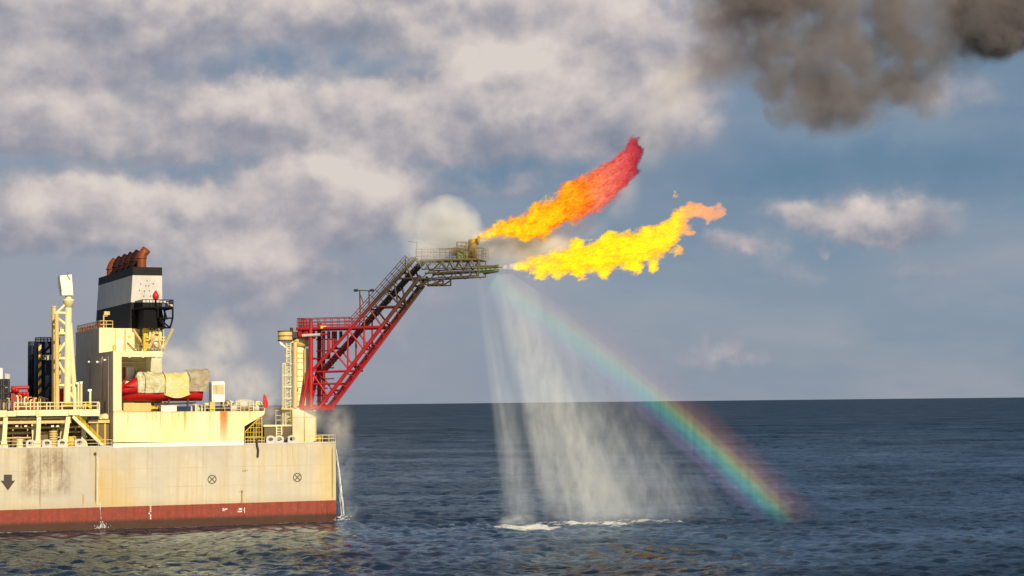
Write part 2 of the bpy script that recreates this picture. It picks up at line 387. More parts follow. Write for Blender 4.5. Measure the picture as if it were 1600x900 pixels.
# mezzanine deck on the left
zm1, zm0 = P(60, 640.5, 1).z, P(60, 651, 1).z
xm1 = P(155, 645, 1).x
MB().box((-150, 1, zm0 + .35), (xm1, 20, zm1 - .25)).build('mezzanine_deck', M['cream_rusty'], ship)
b = MB()
edges = [-150, P(11, 645, 1).x, P(25, 645, 1).x, P(56, 645, 1).x, P(60, 645, 1).x, P(107, 645, 1).x, P(124, 645, 1).x, xm1]
for i, (x0, x1) in enumerate(zip(edges, edges[1:])): b.box((x0 + .03, .82 - .06 * (i % 2), zm0 + .1 * (i % 3)), (x1 - .03, 1.1, zm1 - .12 * (i % 2)))
b.build('fascia', M['cream'], ship)
MB().box((-150, 1.5, zm0 - 1.2), (P(111, 650, 1.5).x, 1.9, zm0 - .7)).build('under_beam', M['cream_rusty'], ship)
def leg(x0, x1, Y, wt=.75, wb=1.5):
    b = MB(); a = P(x0, 651, Y); c = P(x1, 697, Y); c.z = zd; n = 7
    rings = []
    for i in range(n + 1):
        t = i / n; q = a.lerp(c, t); w = (wt + (wb - wt) * max(0, (t - .6) / .4) ** 2) / 2
        rings.append([(q.x - w, Y, q.z), (q.x + w, Y, q.z), (q.x + w, Y + .7, q.z), (q.x - w, Y + .7, q.z)])
    return b.loft(rings, smooth=False).build('support_leg', M['cream'], ship)
for x0, x1, Y in ((9, 6, 1), (61, 59, 1), (107, 100.5, 1), (51.5, 55, 3.5), (99, 97, 4), (1, 0, 4), (131, 131, 3)): leg(x0, x1, Y)
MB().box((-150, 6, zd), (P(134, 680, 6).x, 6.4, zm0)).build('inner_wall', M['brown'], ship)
# house below the forward face, near the stairs
bx = [P(141, 680, 3).x, P(176, 680, 3).x]
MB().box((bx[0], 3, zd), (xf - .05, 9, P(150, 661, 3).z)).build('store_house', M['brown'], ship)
MB().box((bx[0] - .4, 2.6, P(150, 661, 3).z), (xf - .06, 9.2, P(150, 656.5, 3).z)).build('store_roof', M['cream_rusty'], ship)
b = MB()
for px in (151, 163, 171.5): b.box((P(px, 680, 2.9).x, 2.85, zd), (P(px + 2.4, 680, 2.9).x, 3, P(150, 661, 3).z))
b.build('store_door', M['yellow'], ship)
b = MB().lathe(P(168, 655, 5), [(0, 0), (1.6, 0), (1.6, .5), (1.2, .9), (0, 1.1)], 16); b.box(P(156, 655, 4), P(163, 652.5, 6)); b.build('roof_vent', M['cream'], ship)
b = MB()
for yy, zz, r in ((2.2, zm0 - .25, .16), (2.8, zm0 - .5, .11), (3.6, zm0 - 1.9, .2), (4.4, zd + 1.7, .14), (4.9, zd + 2.6, .22)):
    b.tube((-95, yy, zz), (P(136, 660, yy).x, yy, zz), r, n=8)
for px, y0, y1, Y in ((33, 655, 668, 2.4), (71, 655, 664, 2.4), (20, 660, 697, 5), (43, 660, 697, 5), (90, 658, 680, 5), (94, 660, 697, 4.6), (118, 665, 697, 4.6)): b.tube(P(px, y0, Y), P(px, y1, Y), .13, n=6)
b.build('under_deck_pipes', M['cream_rusty'], ship)
for px, w, y0, Y in ((26, 1.6, 682, 4.4), (66, 2.2, 679, 4.2), (121, 1.4, 676, 4.4)):
    p = P(px, 697, Y); MB().box((p.x - w / 2, Y, zd), (p.x + w / 2, Y + 1, P(px, y0, Y).z)).build('equipment_box', M['brown'], ship)
for px in (24, 38, 80, 88): MB().box(P(px, 667, 1.95), P(px + 4, 664.5, 2.2)).build('deck_lamp', M['white'], ship)
b = MB()
for yy in (3.2, 9.5, 22.): b.tube((xf - .12, yy, zd), (xf - .12, yy, zr1 - .5), .11, n=6)
b.tube((xf - .12, 3.2, zB + 2), (xf - .12, 34, zB + 2.6), .1, n=6); b.build('bulkhead_pipes', M['forward'], ship)
for yy, zz in ((5, zr1 - 1.2), (12, zr1 - 1.4), (20, zr1 - 1.2), (6.5, zB - 2.5)): MB().beam((xf - .5, yy, zz), (xf, yy, zz), .1).box((xf - .75, yy - .25, zz - .15), (xf - .45, yy + .25, zz + .15)).build('bulkhead_lamp', M['white'], ship)
MB().box((xf - .04, 7, zB + .1), (xf, 8, zB + 2.1)).build('bulkhead_door', M['brown'], ship)
for px, py in ((200, 524), (214, 520), (236, 518)): MB().box(P(px, py + 3, 14.85), P(px + 5, py, 15.0)).build('vent_grille', M['cream_rusty'], ship)
for px, Y, r in ((196, 14.7, .1), (248, 14.7, .13), (180, 12.8, .1)): MB().tube(P(px, 551, Y), P(px, 514, Y), r, n=6).build('wall_pipe', M['cream_rusty'], ship)
for px in (201, 222, 243): MB().beam(P(px, 558, -.02), P(px + 2.5, 558, -.3), .22).build('flood_lamp', M['white'], ship)
for px, h in ((358, 1.9), (405, 1.6), (323, 1.5)):
    p = P(px, 643, 5); MB().lathe((p.x, 5, zB), [(0, 0), (.28, 0), (.28, h * .7), (.6, h * .75), (.55, h), (0, h * 1.08)], 14).build('mushroom_vent', M['cream'], ship)
# staircase
b = MB(); s0 = P(114, 650.5, .9); s1 = P(162.5, 698, .9); s1.z = zd
for dy in (0, 1.3): b.beam(s0 + Vector((0, dy, 0)), s1 + Vector((0, dy, 0)), .12, .5)
st = b.build('staircase', M['cream'], ship)
b = MB()
for i in range(16):
    q = s0.lerp(s1, (i + .5) / 16); b.box((q.x - .2, q.y + .05, q.z - .03), (q.x + .2, q.y + 1.25, q.z + .03))
b.build('tread', M['cream_rusty'], st)
b = MB(); h = Vector((0, 0, 1.1))
for dy in (0, 1.3):
    v = Vector((0, dy, 0))
    for k in (1, .75, .5, .25): b.tube(s0 + v + h*k, s1 + v + h*k, .045, n=5)
    for i in range(9): q = s0.lerp(s1, i / 8) + v; b.tube(q, q + h, .05, n=5)
b.build('handrail', M['yellow'], st)
# railings
MB().rail([(P(22, 640, 1.1).x, 1.1, zm1 - .2), (P(152, 640, 1.1).x, 1.1, zm1 - .2)], 1.45, 2.1, .085, (1, .55, .08), n=5).build('railing', M['cream'], ship)
MB().path([P(152, 629, 1.1), P(154, 628.5, 1.1), P(155, 631, 1.1), P(155, 651, 1.1)], .16).build('vent_pipe', M['cream'], ship)
MB().rail([(-90, .12, zd), (xf - .2, .12, zd)], 1.2, 2.3, .045, (1, .5), n=4).build('deck_railing', M['cream'], ship)
MB().rail([(x382 + .1, .12, zd), (P(413, 690).x, .12, zd)], 1.15, 1.6, .045, n=4).build('cage_railing', M['cream'], ship)
b = MB().rail([(P(484, 690).x, .12, zd), (-.1, .12, zd), (-.1, 12, zd)], 1.35, 1.1, .06, (1, .55), n=4)
b.build('stern_railing', M['cream'], ship)
MB().rail([(P(320, 643, .5).x, .5, zB), (x414 - .1, .5, zB), (x414 - .1, 14, zB)], 1.15, 1.7, .04, n=4).build('boat_deck_railing', M['cream'], ship)
# safety cage at the end of the bulwark
b = MB()
c0, c1 = P(383, 692, .3), P(409, 650, .3)
for i in range(7):
    x = c0.x + (c1.x - c0.x) * i / 6; top = zd + 2.2 + 2.9 * (i / 6)
    b.tube((x, .3, zd), (x, .3, top), .055, n=5)
for zz in (1.3, 2.1, 2.9, 3.7, 4.5):
    xs = c0.x + (c1.x - c0.x) * max(0, (zz - 2.2) / 2.9); b.tube((xs, .3, zd + zz), (c1.x, .3, zd + zz), .055, n=5)
b.beam((c0.x, .3, zd + 2.2), (c1.x, .3, zd + 5.1), .14); b.beam((c1.x, .3, zd), (c1.x, .3, zd + 5.4), .16)
b.build('safety_cage', M['yellow'], ship)
# fairleads: ring shaped chocks along the deck edge
def fairlead(px, py):
    p = P(px, py, .25); p.z = zd + .05; b = MB(); n = 20; out = []; inn = []
    for i in range(n):
        a = 2 * PI * i / n; cx, cz = math.cos(a), math.sin(a)
        ox = .82 * max(-1, min(1, cx * 1.15)); oz = .68 + .72 * (cz if cz > 0 else max(-.95, cz * 1.6))
        out.append((ox, oz)); inn.append((.46 * cx, .72 + .34 * cz))
    rings = [[(p.x + u, .05 + .0, p.z + w) for u, w in out], [(p.x + u, .75, p.z + w) for u, w in out], [(p.x + u, .75, p.z + w) for u, w in inn], [(p.x + u, .05, p.z + w) for u, w in inn], [(p.x + u, .05, p.z + w) for u, w in out]]
    b.loft(rings, smooth=False, caps=False); return b.build('fairlead', M['grey_white'], ship)
for q in ((48, 691), (73, 691), (97, 691), (124, 691), (422.5, 687), (436, 687), (456, 687)): fairlead(*q)

# painted marks on the side, each a thin plate proud of the hull
def plate(name, polys, mat, y=-.012, par=ship):
    b = MB()
    for pl in polys: b.prismXZ([XZ(*q) for q in pl], y, .0)
    return b.build(name, mat, par)
plate('arrow_marking', [[(6, 741.5), (18.7, 741.5), (18.7, 751), (23.5, 751), (12.3, 766.5), (1, 751), (6, 751)]], M['mark'])
def ringmark(cx, cy, r):
    c = P(cx, cy); R = (P(cx + r, cy).x - c.x); b = MB(); n = 28
    o = [(c.x + R * math.cos(2*PI*i/n), c.z + R * math.sin(2*PI*i/n)) for i in range(n)]; k = .80
    q = [(c.x + R*k * math.cos(2*PI*i/n), c.z + R*k * math.sin(2*PI*i/n)) for i in range(n)]
    b.loft([[(u, -.012, w) for u, w in o], [(u, 0, w) for u, w in o], [(u, 0, w) for u, w in q], [(u, -.012, w) for u, w in q], [(u, -.012, w) for u, w in o]], False, False)
    for s in (1, -1):
        e = R * .68; b.beam((c.x - e, -.005, c.z - s*e), (c.x + e, -.005, c.z + s*e), .012, R * .2)
    b.build('crossed_circle_marking', M['mark'], ship)
ringmark(331.3, 749, 7.0); ringmark(464.6, 746, 6.8)
def marks(name, lst, mat):
    for q in lst: dashes(name, [q], mat)
def dashes(name, lst, mat): plate(name, [[(x, y), (x + w, y), (x + w, y + h), (x, y + h)] for x, y, w, h in lst], mat)
marks('draught_mark', [(234.2, 789.6 + i * 2.85, 2, 1.7) for i in range(8)] + [(232.2, 801.1, 4, 1.9)], M['mark_white'])
dashes('tug_lettering', [(347.9, 793.8, .9, 4.6), (349.4, 793.8, .7, 4.6), (350.8, 795, .8, 3), (352.1, 794.2, .8, 2.6), (353.2, 794.6, 1, 1.6), (354.6, 794.2, .8, 1.8)], M['mark_white'])
marks('load_line_lettering', [(373.2, 794, 1.6, 2.6), (375.1, 794, 1.4, 2.6), (376.8, 794, 1.4, 2.2), (371.2, 798.2, 2, 2), (373.6, 798, 2, 2.2), (375.9, 798, 2.2, 2), (381.6, 793, .8, 3.4), (380.6, 796.2, 1.2, 1.1), (381.8, 797.2, .8, 4)], M['mark_white'])
marks('side_lettering', [(378.8, 734.6, .8, 2.6), (381.1, 733.6, .7, 4), (383.1, 734.8, .8, 2.2), (385.4, 734.4, 1.3, 1.2)], M['mark'])
marks('lower_lettering', [(373.2, 768, .9, 1.1), (376, 768, 1, 1.2), (378.2, 767.6, 1.1, 2)], M['mark'])
# fender rope hanging from the stern deck
b = MB(); b.path([P(401, 686, -.15), P(401.6, 696, -.2), P(403.4, 703, -.2), P(402.6, 714, -.18)], .2); b.build('hanging_rope', M['dark'], ship)
b = MB(); b.tube(P(148.6, 709, -.2), P(148.6, 709, .2), .25); b.build('discharge_outlet', M['dark'], ship)

# ------------------------------------------------------------------ funnel
fY = 15.0
fb = [P(202, 513, fY), P(254, 513, fY)]; zf0 = fb[0].z; zf1 = P(208, 417, fY).z
fun = thing('ship_funnel', 'tapered dark banded funnel with pale middle on the deckhouse', 'funnel', (fb[0].x + 3, 30, zf0))
xl0, xr0 = fb[0].x, P(254, 513, fY).x; xl1, xr1 = P(208, 417, fY).x, P(253, 416, fY).x
Yf1 = fY + 33
def sect(t, g=0.):
    z = zf0 + (zf1 - zf0) * t; a = xl0 + (xl1 - xl0) * t - g; c = xr0 + (xr1 - xr0) * t + g
    return [(a, fY - g, z), (c, fY - g, z), (c, Yf1 + g, z), (a, Yf1 + g, z)]
tb = (513 - 472) / 96; tw = (513 - 430) / 96
MB().loft([sect(0), sect(tb - .003)], False).build('lower_band', M['fband'], fun)
MB().loft([sect(tb - .003, .002), sect(tw, .002)], False).build('pale_band', M['fwhite'], fun)
MB().loft([sect(tw, .03), sect(1, .03)], False).build('upper_band', M['fband'], fun)
b = MB()
for u, v in ((598,352),(540,380),(655,380),(587,398),(615,398),(527,442),(573,448),(621,446),(568,495),(630,495)):
    x, y = 130 + u / 6, 380 + v / 6; p = P(x, y, fY); MB().tube((p.x, fY - .12, p.z), (p.x, fY + .1, p.z), .10, n=8).build('stud', M['mark'], fun)
for i in range(6):
    y = fY + 2.5 + i * 5.5; x = xl1 + 2.1; h = 1.9 if i else 2.2; r = 1.12 if i else .86
    mat = M['rust_lit'] if i in (0, 5) else M['rust']  # end pipes get the lit copy, middle ones the copy darkened for shadow
    b = MB(); n = 16; rings = []
    base = Vector((x, y, zf1 - .3))
    for (dx, dz, a) in ((0, 0, 0), (0, h, 0), (.12, h + .5, 14), (.45, h + 1.0, 30), (.95, h + 1.6, 38)):
        a = math.radians(a); ux = Vector((math.cos(a), 0, -math.sin(a))); c = base + Vector((dx, 0, dz))
        rings.append([c + ux * r * math.cos(2*PI*k/n) + Vector((0, 1, 0)) * r * math.sin(2*PI*k/n) for k in range(n)])
    ux = Vector((math.cos(math.radians(38)), 0, -math.sin(math.radians(38)))); up_ = Vector((math.sin(math.radians(38)), 0, math.cos(math.radians(38))))
    c = base + Vector((.95, 0, h + 1.6))
    rings.append([c + (ux * math.cos(2*PI*k/n) + Vector((0, 1, 0)) * math.sin(2*PI*k/n)) * r * .85 for k in range(n)])
    rings.append([p - up_ * .8 for p in rings[-1]])
    b.loft(rings); ex = b.build('exhaust_pipe', mat, fun)
    b = MB(); b.lathe(base + Vector((0, 0, h - .15)), [(r, 0), (r + .12, 0), (r + .12, .25), (r, .25)], 16); b.build('collar', mat, ex)
# black platform on the near face
py0 = 8.0
pz = P(247, 479, py0).z; pl = P(223, 479, py0).x; pm = P(247, 479, py0).x; pr = P(271, 479, py0).x; pb = P(247, 512, py0).z
pf = MB().box((pl, py0, pz - .25), (pr, fY - .05, pz)).build('platform', M['black'], fun)
b = MB().rail([(pl, fY - .3, pz), (pl, py0 + .1, pz), (pr, py0 + .1, pz), (pr, fY, pz)], 1.25, .6, .055, (1, .5), n=4); b.build('railing', M['black'], pf)
MB().box((pl + .3, py0 + .6, pb), (pm, fY - .06, pz - .25)).build('machinery_casing', M['black'], fun)
b = MB(); zm_ = P(247, 497, py0).z; prb = P(266, 511, py0).x
def q(x, z, y=py0 + .15): return Vector((x, y, z))
for yy in (py0 + .15, fY - .3):
    for a, c in ((( pm, pz - .2), (pm, zm_)), ((pm, zm_), (pr - .15, zm_)), ((pr - .1, pz - .2), (pr - .1, zm_)), ((pr - .1, zm_), (prb, pb)), ((prb, pb), (pm, pb)), ((pm, zm_), (pm + 1.4, pb)), ((pm, zm_), (prb, pb))):
        b.beam(q(*a, yy), q(*c, yy), .28)
for i in range(4):
    x = pm + .5 + i * (pr - pm - .6) / 3.4; b.beam(q(x, pz - .2, fY - .8), q(x + .55, zm_, fY - .8), .3); b.beam(q(x, zm_, fY - .9), q(x - .1, pb, fY - .9), .3)
for i in range(2):
    b.beam((pr - .1 - i * 3, py0, pz - .3), (pr - .1 - i * 3, fY, pz - .3), .25)
b.build('frame', M['black'], fun)
b = MB(); A = P(207, 484, fY - .2); B_ = P(222, 505, fY - .2); C_ = P(225, 483, fY - .2)
b.beam(A, B_, .3).beam(A, C_, .3).beam(A, Vector((pl, py0, pz - .2)), .25); b.build('bracket', M['black'], fun)
b = MB()
for sx in (0, 5): b.tube(P(219 + sx*.4, 481, fY - .3), P(219 + sx*.4, 545, fY - .3), .07, n=5)
for i in range(4): b.lathe(P(220, 486 + i*13, fY - .5), [(.5, 0), (.6, 0), (.6, .12), (.5, .12), (.5, 0)], 12)
b.build('caged_ladder', M['dark'], fun)
b = MB(); a = P(242.5, 479, py0 + .4)
b.tube(a, P(243, 467, py0 + .4), .14); mon = b.build('beacon_post', M['black'], fun)
b = MB(); c = P(243.3, 461.5, py0 + .4); b.lathe(c - Vector((0, 0, .9)), [(0, 0), (.3, .05), (.55, .4), (.6, .9), (.35, 1.4), (.12, 1.75), (0, 1.8)], 14); b.build('beacon', M['red'], mon)
b = MB().beam(P(250, 468, py0 + .5), P(270, 478, py0 + .5), .35, .35).beam(P(246, 465, py0+.5), P(251, 468.5, py0+.5), .2); b.build('boom_arm', M['grey_white'], fun)
b = MB()
for a, c, w in (((208, 515), (226, 542), .35), ((248, 514), (232, 545), .35), ((270, 514), (255, 545), .3), ((244, 514), (252, 545), .28), ((238, 514), (236, 530), .25)):
    b.beam(P(*a, 11), P(*c, 9 if a[0] > 230 else 12), w)
for y in (527, 531.5): b.beam(P(228, y, 10), P(258, y, 10), .28)
b.build('strut', M['cream_rusty'], fun)
b = MB().tube(P(226, 513, 10.5), P(226, 551, 10.5), .32).tube(P(229.5, 513, 10.5), P(229.5, 551, 10.5), .28); b.build('support_column', M['yellow'], fun)

# ------------------------------------------------------------------ lattice mast with the tilted head
mast = thing('lattice_mast', 'tall cream lattice mast topped by a tilted white box', 'mast', P(104, 640, 4))
Ym = 4.0
def tb_(x0, y0, x1, y1, r, Y0=Ym, Y1=None): return MB().tube(P(x0, y0, Y0), P(x1, y1, Y1 or Y0), r, n=12)
tb_(104.5, 641, 107, 470, .62).build('pole', M['cream'], mast)
b = MB().tube(P(84.5, 641, Ym + 3), P(84.5, 480, Ym + 3), .42, n=10).tube(P(84.5, 480, Ym + 3), P(84.5, 478, Ym + 3), .5, n=10); b.build('pole', M['cream_rusty'], mast)
tb_(118.5, 641, 109, 505, .45, Ym).build('pole', M['cream'], mast)
tb_(89.5, 641, 88.5, 490, .38, Ym - 1.5).build('pole', M['cream_rusty'], mast)
for a in ((85, 492, 106, 472), (86, 489, 102, 489), (86, 494, 104, 508), (85, 521, 106, 521), (89, 553, 106, 530), (91, 560, 113, 560), (90, 564, 105, 590), (105, 590, 112, 573), (106, 570, 116, 594), (91, 602, 118, 602), (104, 606, 117, 625)):
    tb_(*a, .24, Ym).build('brace', M['cream'], mast)
b = MB().box(P(94, 524, 4.5), P(104, 515, 7)); b.beam(P(95, 514, 5), P(96, 505, 5), .12); b.build('platform', M['cream'], mast)
b = MB().lathe(P(107, 470, Ym), [(0, -1.3), (.62, -1.2), (.95, -.1), (1.0, .0), (1.0, .25), (.55, .3), (.55, 1.0), (0, 1.0)], 18); b.build('collar', M['cream'], mast)
hd = MB(); p1 = P(104.5, 462, Ym); p2 = P(101, 430, Ym)
ax = (p2 - p1); hd.loft([[p1 + Vector(v) for v in ((-1.0, -.9, 0), (.95, -.9, .05), (.95, .9, .05), (-1.0, .9, 0))], [p1 + ax * .45 + Vector(v) for v in ((-1.15, -1, .1), (1.0, -1, 0), (1.0, 1, 0), (-1.15, 1, .1))], [p2 + Vector(v) for v in ((-1.0, -1, -.15), (1.05, -1, .1), (1.05, 1, .1), (-1.0, 1, -.15))]], False)
h_ = hd.build('head_box', M['white'], mast)
b = MB(); b.beam(p1 + Vector((-1.15, -1.0, .6)), p2 + Vector((-1.1, -1.02, -.6)), .16); b.beam(p2 + Vector((.2, -1.05, .1)), p2 + Vector((.8, -1.05, -.9)), .1); b.tube(p2 + Vector((.6, 0, .1)), p2 + Vector((.7, 0, .5)), .06)
b.build('edge_trim', M['brown'], h_)

# ------------------------------------------------------------------ navy tanks
FONT = bpy.data.curves.new('t', 'FONT')
def text_mesh(txt, size, th=.02):
    cu = bpy.data.curves.new('lettering', 'FONT'); cu.body = txt; cu.size = size; cu.extrude = th; cu.align_x = 'LEFT'; cu.offset = .012
    o = bpy.data.objects.new('lettering', cu); COL.objects.link(o); dg = bpy.context.evaluated_depsgraph_get()
    me = bpy.data.meshes.new_from_object(o.evaluated_get(dg)); vs = [tuple(v.co) for v in me.vertices]; fs = [tuple(p.vertices) for p in me.polygons]
    bpy.data.objects.remove(o); return vs, fs
Yt = 16.0
def tank(x0, x1, ytop, ybot, Y, label, letter=None):
    a = P(x0, ybot, Y); c = P(x1, ybot, Y); r = (c.x - a.x) / 2; zt = P(x0, ytop, Y).z; z0 = zm1 - .25
    cx = (a.x + c.x) / 2; t = thing('storage_tank', label, 'tank', (cx, Y + r, z0), 'navy tanks behind the mast')
    b = MB().lathe((cx, Y + r, z0), [(0, 0), (r, 0), (r, zt - z0), (r - .15, zt - z0 + .1), (0, zt - z0 + .12)], 40); b.build('shell', M['navy'], t)
    b = MB(); n = 22
    pr_ = [Vector((cx + (r - .1) * math.cos(2*PI*i/n), Y + r + (r - .1) * math.sin(2*PI*i/n), zt + .05)) for i in range(n + 1)]
    b.rail(pr_, .75, 3, .06, (1, .5), n=4); b.build('top_railing', M['dark'], t)
    b = MB()
    for k in range(1, 6):
        zz = z0 + (zt - z0) * k / 6; b.lathe((cx, Y + r, zz), [(r, 0), (r + .035, .02), (r + .035, .1), (r, .12)], 40)
    b.build('seam_band', M['navy'], t)
    if letter:
        vs, fs = text_mesh(letter, 1.25); out = []
        w = max(v[0] for v in vs); zc = P(75, 562, Y).z; a0 = -PI / 2 - .25
        for v in vs:
            ang = a0 + (v[0] - w / 2) / r; rr = r + .05 + v[2]
            out.append((cx + rr * math.cos(ang), Y + r + rr * math.sin(ang), zc + v[1]))
        MB().add(out, fs).build('lettering', M['mark_white'], t)
    return t, cx, r, z0, zt
t2 = tank(44.5, 60, 540.5, 620, Yt + 9, 'narrow navy tank partly hidden behind the bigger tank')
t1 = tank(57, 97, 534, 620, Yt, 'large navy tank with white lettering behind the mast', 'ASTR')
for px in (62.3, 92.5):
    a = P(px, 622, Yt - .6); b = MB().box((a.x - .26, a.y, zm1 - .25), (a.x + .26, a.y + .3, P(px, 537, Yt - .6).z)); b.build('hazard_post', M['hazard'], t1[0])

# ------------------------------------------------------------------ left deck clutter, each a thing
def block(name, label, cat, pts, Y, d, mat, extra=None):
    a = P(*pts[0], Y); t = thing(name, label, cat, (a.x, Y + d / 2, a.z))
    return t
def boxthing(name, label, cat, x0, y0, x1, y1, Y, d, mat, parts=(), group=None):
    a = P(x0, y1, Y); c = P(x1, y0, Y); t = thing(name, label, cat, ((a.x + c.x) / 2, Y + d / 2, a.z), group)
    b = MB(); w = c.x - a.x; hh = c.z - a.z; e = min(.12, w * .15, hh * .15)
    rings = []
    for z, g in ((a.z, 0), (a.z + hh - e, 0), (a.z + hh, e)):
        rings.append([(a.x + g, Y + g, z), (c.x - g, Y + g, z), (c.x - g, Y + d - g, z), (a.x + g, Y + d - g, z)])
    b.loft(rings, False); b.build('body', mat, t); return t, a, c
t, a, c = boxthing('process_module', 'navy equipment module with pale tanks at the left edge', 'module', -30, 592, 15.5, 630, 12, 8, M['navy'])
MB().box((P(8, 606, 11.9).x, 11.9, P(8, 606, 12).z), (P(14, 606, 11.9).x, 12, P(8, 604.5, 12).z)).build('nameplate', M['mark_white'], t)
b = MB()
for px in (9, 11.5, 14): b.tube(P(px, 592, 13), P(px, 592.3 - random.uniform(0, 1.5), 13) + Vector((0, 0, .9)), .2)
b.build('vent_stack', M['grey_white'], t)
b = MB()
for px in (2, 5, 13): b.beam(P(px, 592, 11.8), P(px, 630, 11.8), .2)
b.beam(P(-30, 604, 11.8), P(15, 603.5, 11.8), .2); b.beam(P(-30, 615, 11.8), P(15, 615, 11.8), .2); b.build('frame', M['dark'], t)
t, a, c = boxthing('white_cabin', 'plain white cabin rising behind the navy module', 'cabin', -14, 575, 4, 592, 16, 4, M['white'])
MB().box((P(-12, 584, 15.9).x, 15.92, P(0, 584, 16).z), (P(-6, 584, 15.9).x, 16, P(0, 578, 16).z)).build('window', M['dark'], t)
t, a, c = boxthing('pump_skid', 'low red oxide pump skid between module and tanks', 'pump skid', 17, 612, 45, 626, 13, 5, M['redmach'])
b = MB().tube(P(18, 606, 14), P(45, 605.5, 14), .35).tube(P(19, 606, 13.5), P(19, 638, 13.5), .14).tube(P(24, 606, 13.5), P(24, 638, 13.5), .12); b.build('pipe', M['redmach'], t)
b = MB()
for px, py, r in ((21, 608, .5), (26, 610, .45), (30, 617, .4), (38, 616, .5)): b.lathe(P(px, py, 12.6), [(0, -r), (r*.8, -r*.6), (r, 0), (r*.8, r*.6), (0, r)], 12)
b.build('valve', M['red'], t)
def pipes(x0, x1, n, Y, y0, y1, mats, name, label):
    a = P((x0 + x1) / 2, y1, Y); t = thing(name, label, 'pipework', (a.x, Y, a.z))
    for i in range(n):
        x = x0 + (x1 - x0) * (i + random.random() * .6) / n; yt = y0 + random.random() * (y1 - y0) * .5
        b = MB(); b.path([P(x, y1, Y), P(x, yt, Y), P(x + random.uniform(-6, 6), yt - .5, Y)], random.uniform(.08, .2), 6)
        b.build('pipe', M[mats[i % len(mats)]], t)
    for i in range(n // 2):
        x = x0 + (x1 - x0) * random.random(); p = P(x, y1, Y + .5); s_ = random.uniform(.3, .8)
        b = MB().lathe(p, [(0, 0), (s_, 0), (s_, s_), (s_ * .6, s_ * 1.5), (0, s_ * 1.6)], 12); b.build('pump', M[mats[(i + 1) % len(mats)]], t)
pipes(20, 60, 16, 7, 618, 640, ['redmach', 'cream_rusty', 'brown', 'cream'], 'pipework', 'tangle of red and tan pipework on the left raised deck')
pipes(-10, 20, 10, 6, 622, 640, ['brown', 'dark', 'cream_rusty'], 'pipework', 'dark pipework in front of the navy module')
pipes(60, 84, 8, 8, 620, 640, ['brown', 'cream_rusty', 'dark'], 'pipework', 'brown pipework at the foot of the navy tanks')
# red gas rack behind the mast
t, a, c = boxthing('red_cylinder_rack', 'red rack of cylinders behind the mast legs', 'rack', 92, 608, 102, 636, 8, 1.5, M['redmach'])
b = MB()
for i in range(3): p = P(94 + i * 3, 634, 7.6); b.tube(p, P(94 + i * 3, 609, 7.6), .26); b.tube(P(94 + i * 3, 609, 7.6), P(94 + i * 3, 606.5, 7.6), .12)
b.build('cylinder', M['red'], t)
# yellow machines
p = P(107, 641, 1.6); t = thing('yellow_winch', 'bright yellow hooded winch at the foot of the mast', 'winch', (p.x, 2.5, zm1 - .25))
b = MB(); rings = []
for dz, w in ((0, 1.0), (.35, 1.05), (.9, .95), (1.3, .6), (1.45, .3)): rings.append([(p.x - w, 1.6, zm1 - .2 + dz), (p.x + w, 1.6, zm1 - .2 + dz), (p.x + w, 3.2, zm1 - .2 + dz), (p.x - w, 3.2, zm1 - .2 + dz)])
b.loft(rings, False).build('hood', M['yellow'], t); MB().tube((p.x - .9, 1.5, zm1 + .3), (p.x + .9, 1.5, zm1 + .3), .22).build('drum', M['dark'], t)
p = P(136, 641, 2.2); t = thing('yellow_valve_box', 'small yellow valve box behind the mezzanine railing', 'valve box', (p.x, 2.2, zm1 - .25))
MB().box((p.x - .8, 2, zm1 - .2), (p.x + .8, 3, zm1 + .95)).build('box', M['yellow'], t); MB().tube((p.x, 1.95, zm1 + .2), (p.x, 2, zm1 + .2), .3).build('handwheel', M['dark'], t)
for px, top, lab in ((127, 598, 'slim white vent pipe with bent top beside the mast'), (122.5, 599, 'short white vent pipe nearest the mast'), (141, 610, 'white pipe with square head in front of the shaded wall')):
    p = P(px, 641, 3); t = thing('vent_pipe', lab, 'vent pipe', (p.x, 3, zm1 - .25), 'vent pipes on the raised deck')
    MB().tube((p.x, 3, zm1 - .25), P(px, top, 3), .2).build('pipe', M['cream'], t); MB().beam(P(px - 4, top, 3), P(px + 2, top - .5, 3), .35).build('head', M['white'], t)
p = P(111.5, 699, .8); t = thing('yellow_hose_drum', 'upright yellow drum machine between two fairleads', 'hose drum', (p.x, 1, zd))
b = MB().lathe((p.x, 1.2, zd), [(0, 0), (.62, 0), (.66, .4), (.56, .5), (.66, .6), (.66, 1.0), (.56, 1.1), (.6, 1.4), (.4, 1.75), (0, 1.8)], 18); b.build('drum', M['yellow'], t)
MB().beam((p.x - .8, 1.1, zd + .1), (p.x - .8, 1.1, zd + 1.6), .12).beam((p.x + .8, 1.1, zd + .1), (p.x + .8, 1.1, zd + 1.6), .12).build('frame', M['yellow'], t)
p = P(84, 697, 3); t = thing('ribbed_cylinder', 'tan ribbed cylinder standing under the raised deck', 'cylinder', (p.x, 3.5, zd))
prof = [(0, 0)]
for i in range(7): prof += [(.75, i * .42), (.75, i * .42 + .3), (.66, i * .42 + .34), (.66, i * .42 + .42)]
MB().lathe((p.x, 3.6, zd), prof + [(0, 2.95)], 18).build('drum', M['cream_rusty'], t); MB().lathe((p.x, 3.6, zd + 2.94), [(.8, 0), (.8, .12), (0, .2)], 18).build('lid', M['brown'], t)
p = P(31, 697, 2); t = thing('mooring_bollard', 'pale stubby mooring bollard on the left deck edge', 'bollard', (p.x, 2, zd))
MB().lathe((p.x, 2, zd), [(0, 0), (.7, 0), (.55, .3), (.5, 1.2), (.62, 1.35), (.62, 1.5), (0, 1.6)], 18).build('post', M['cream'], t)
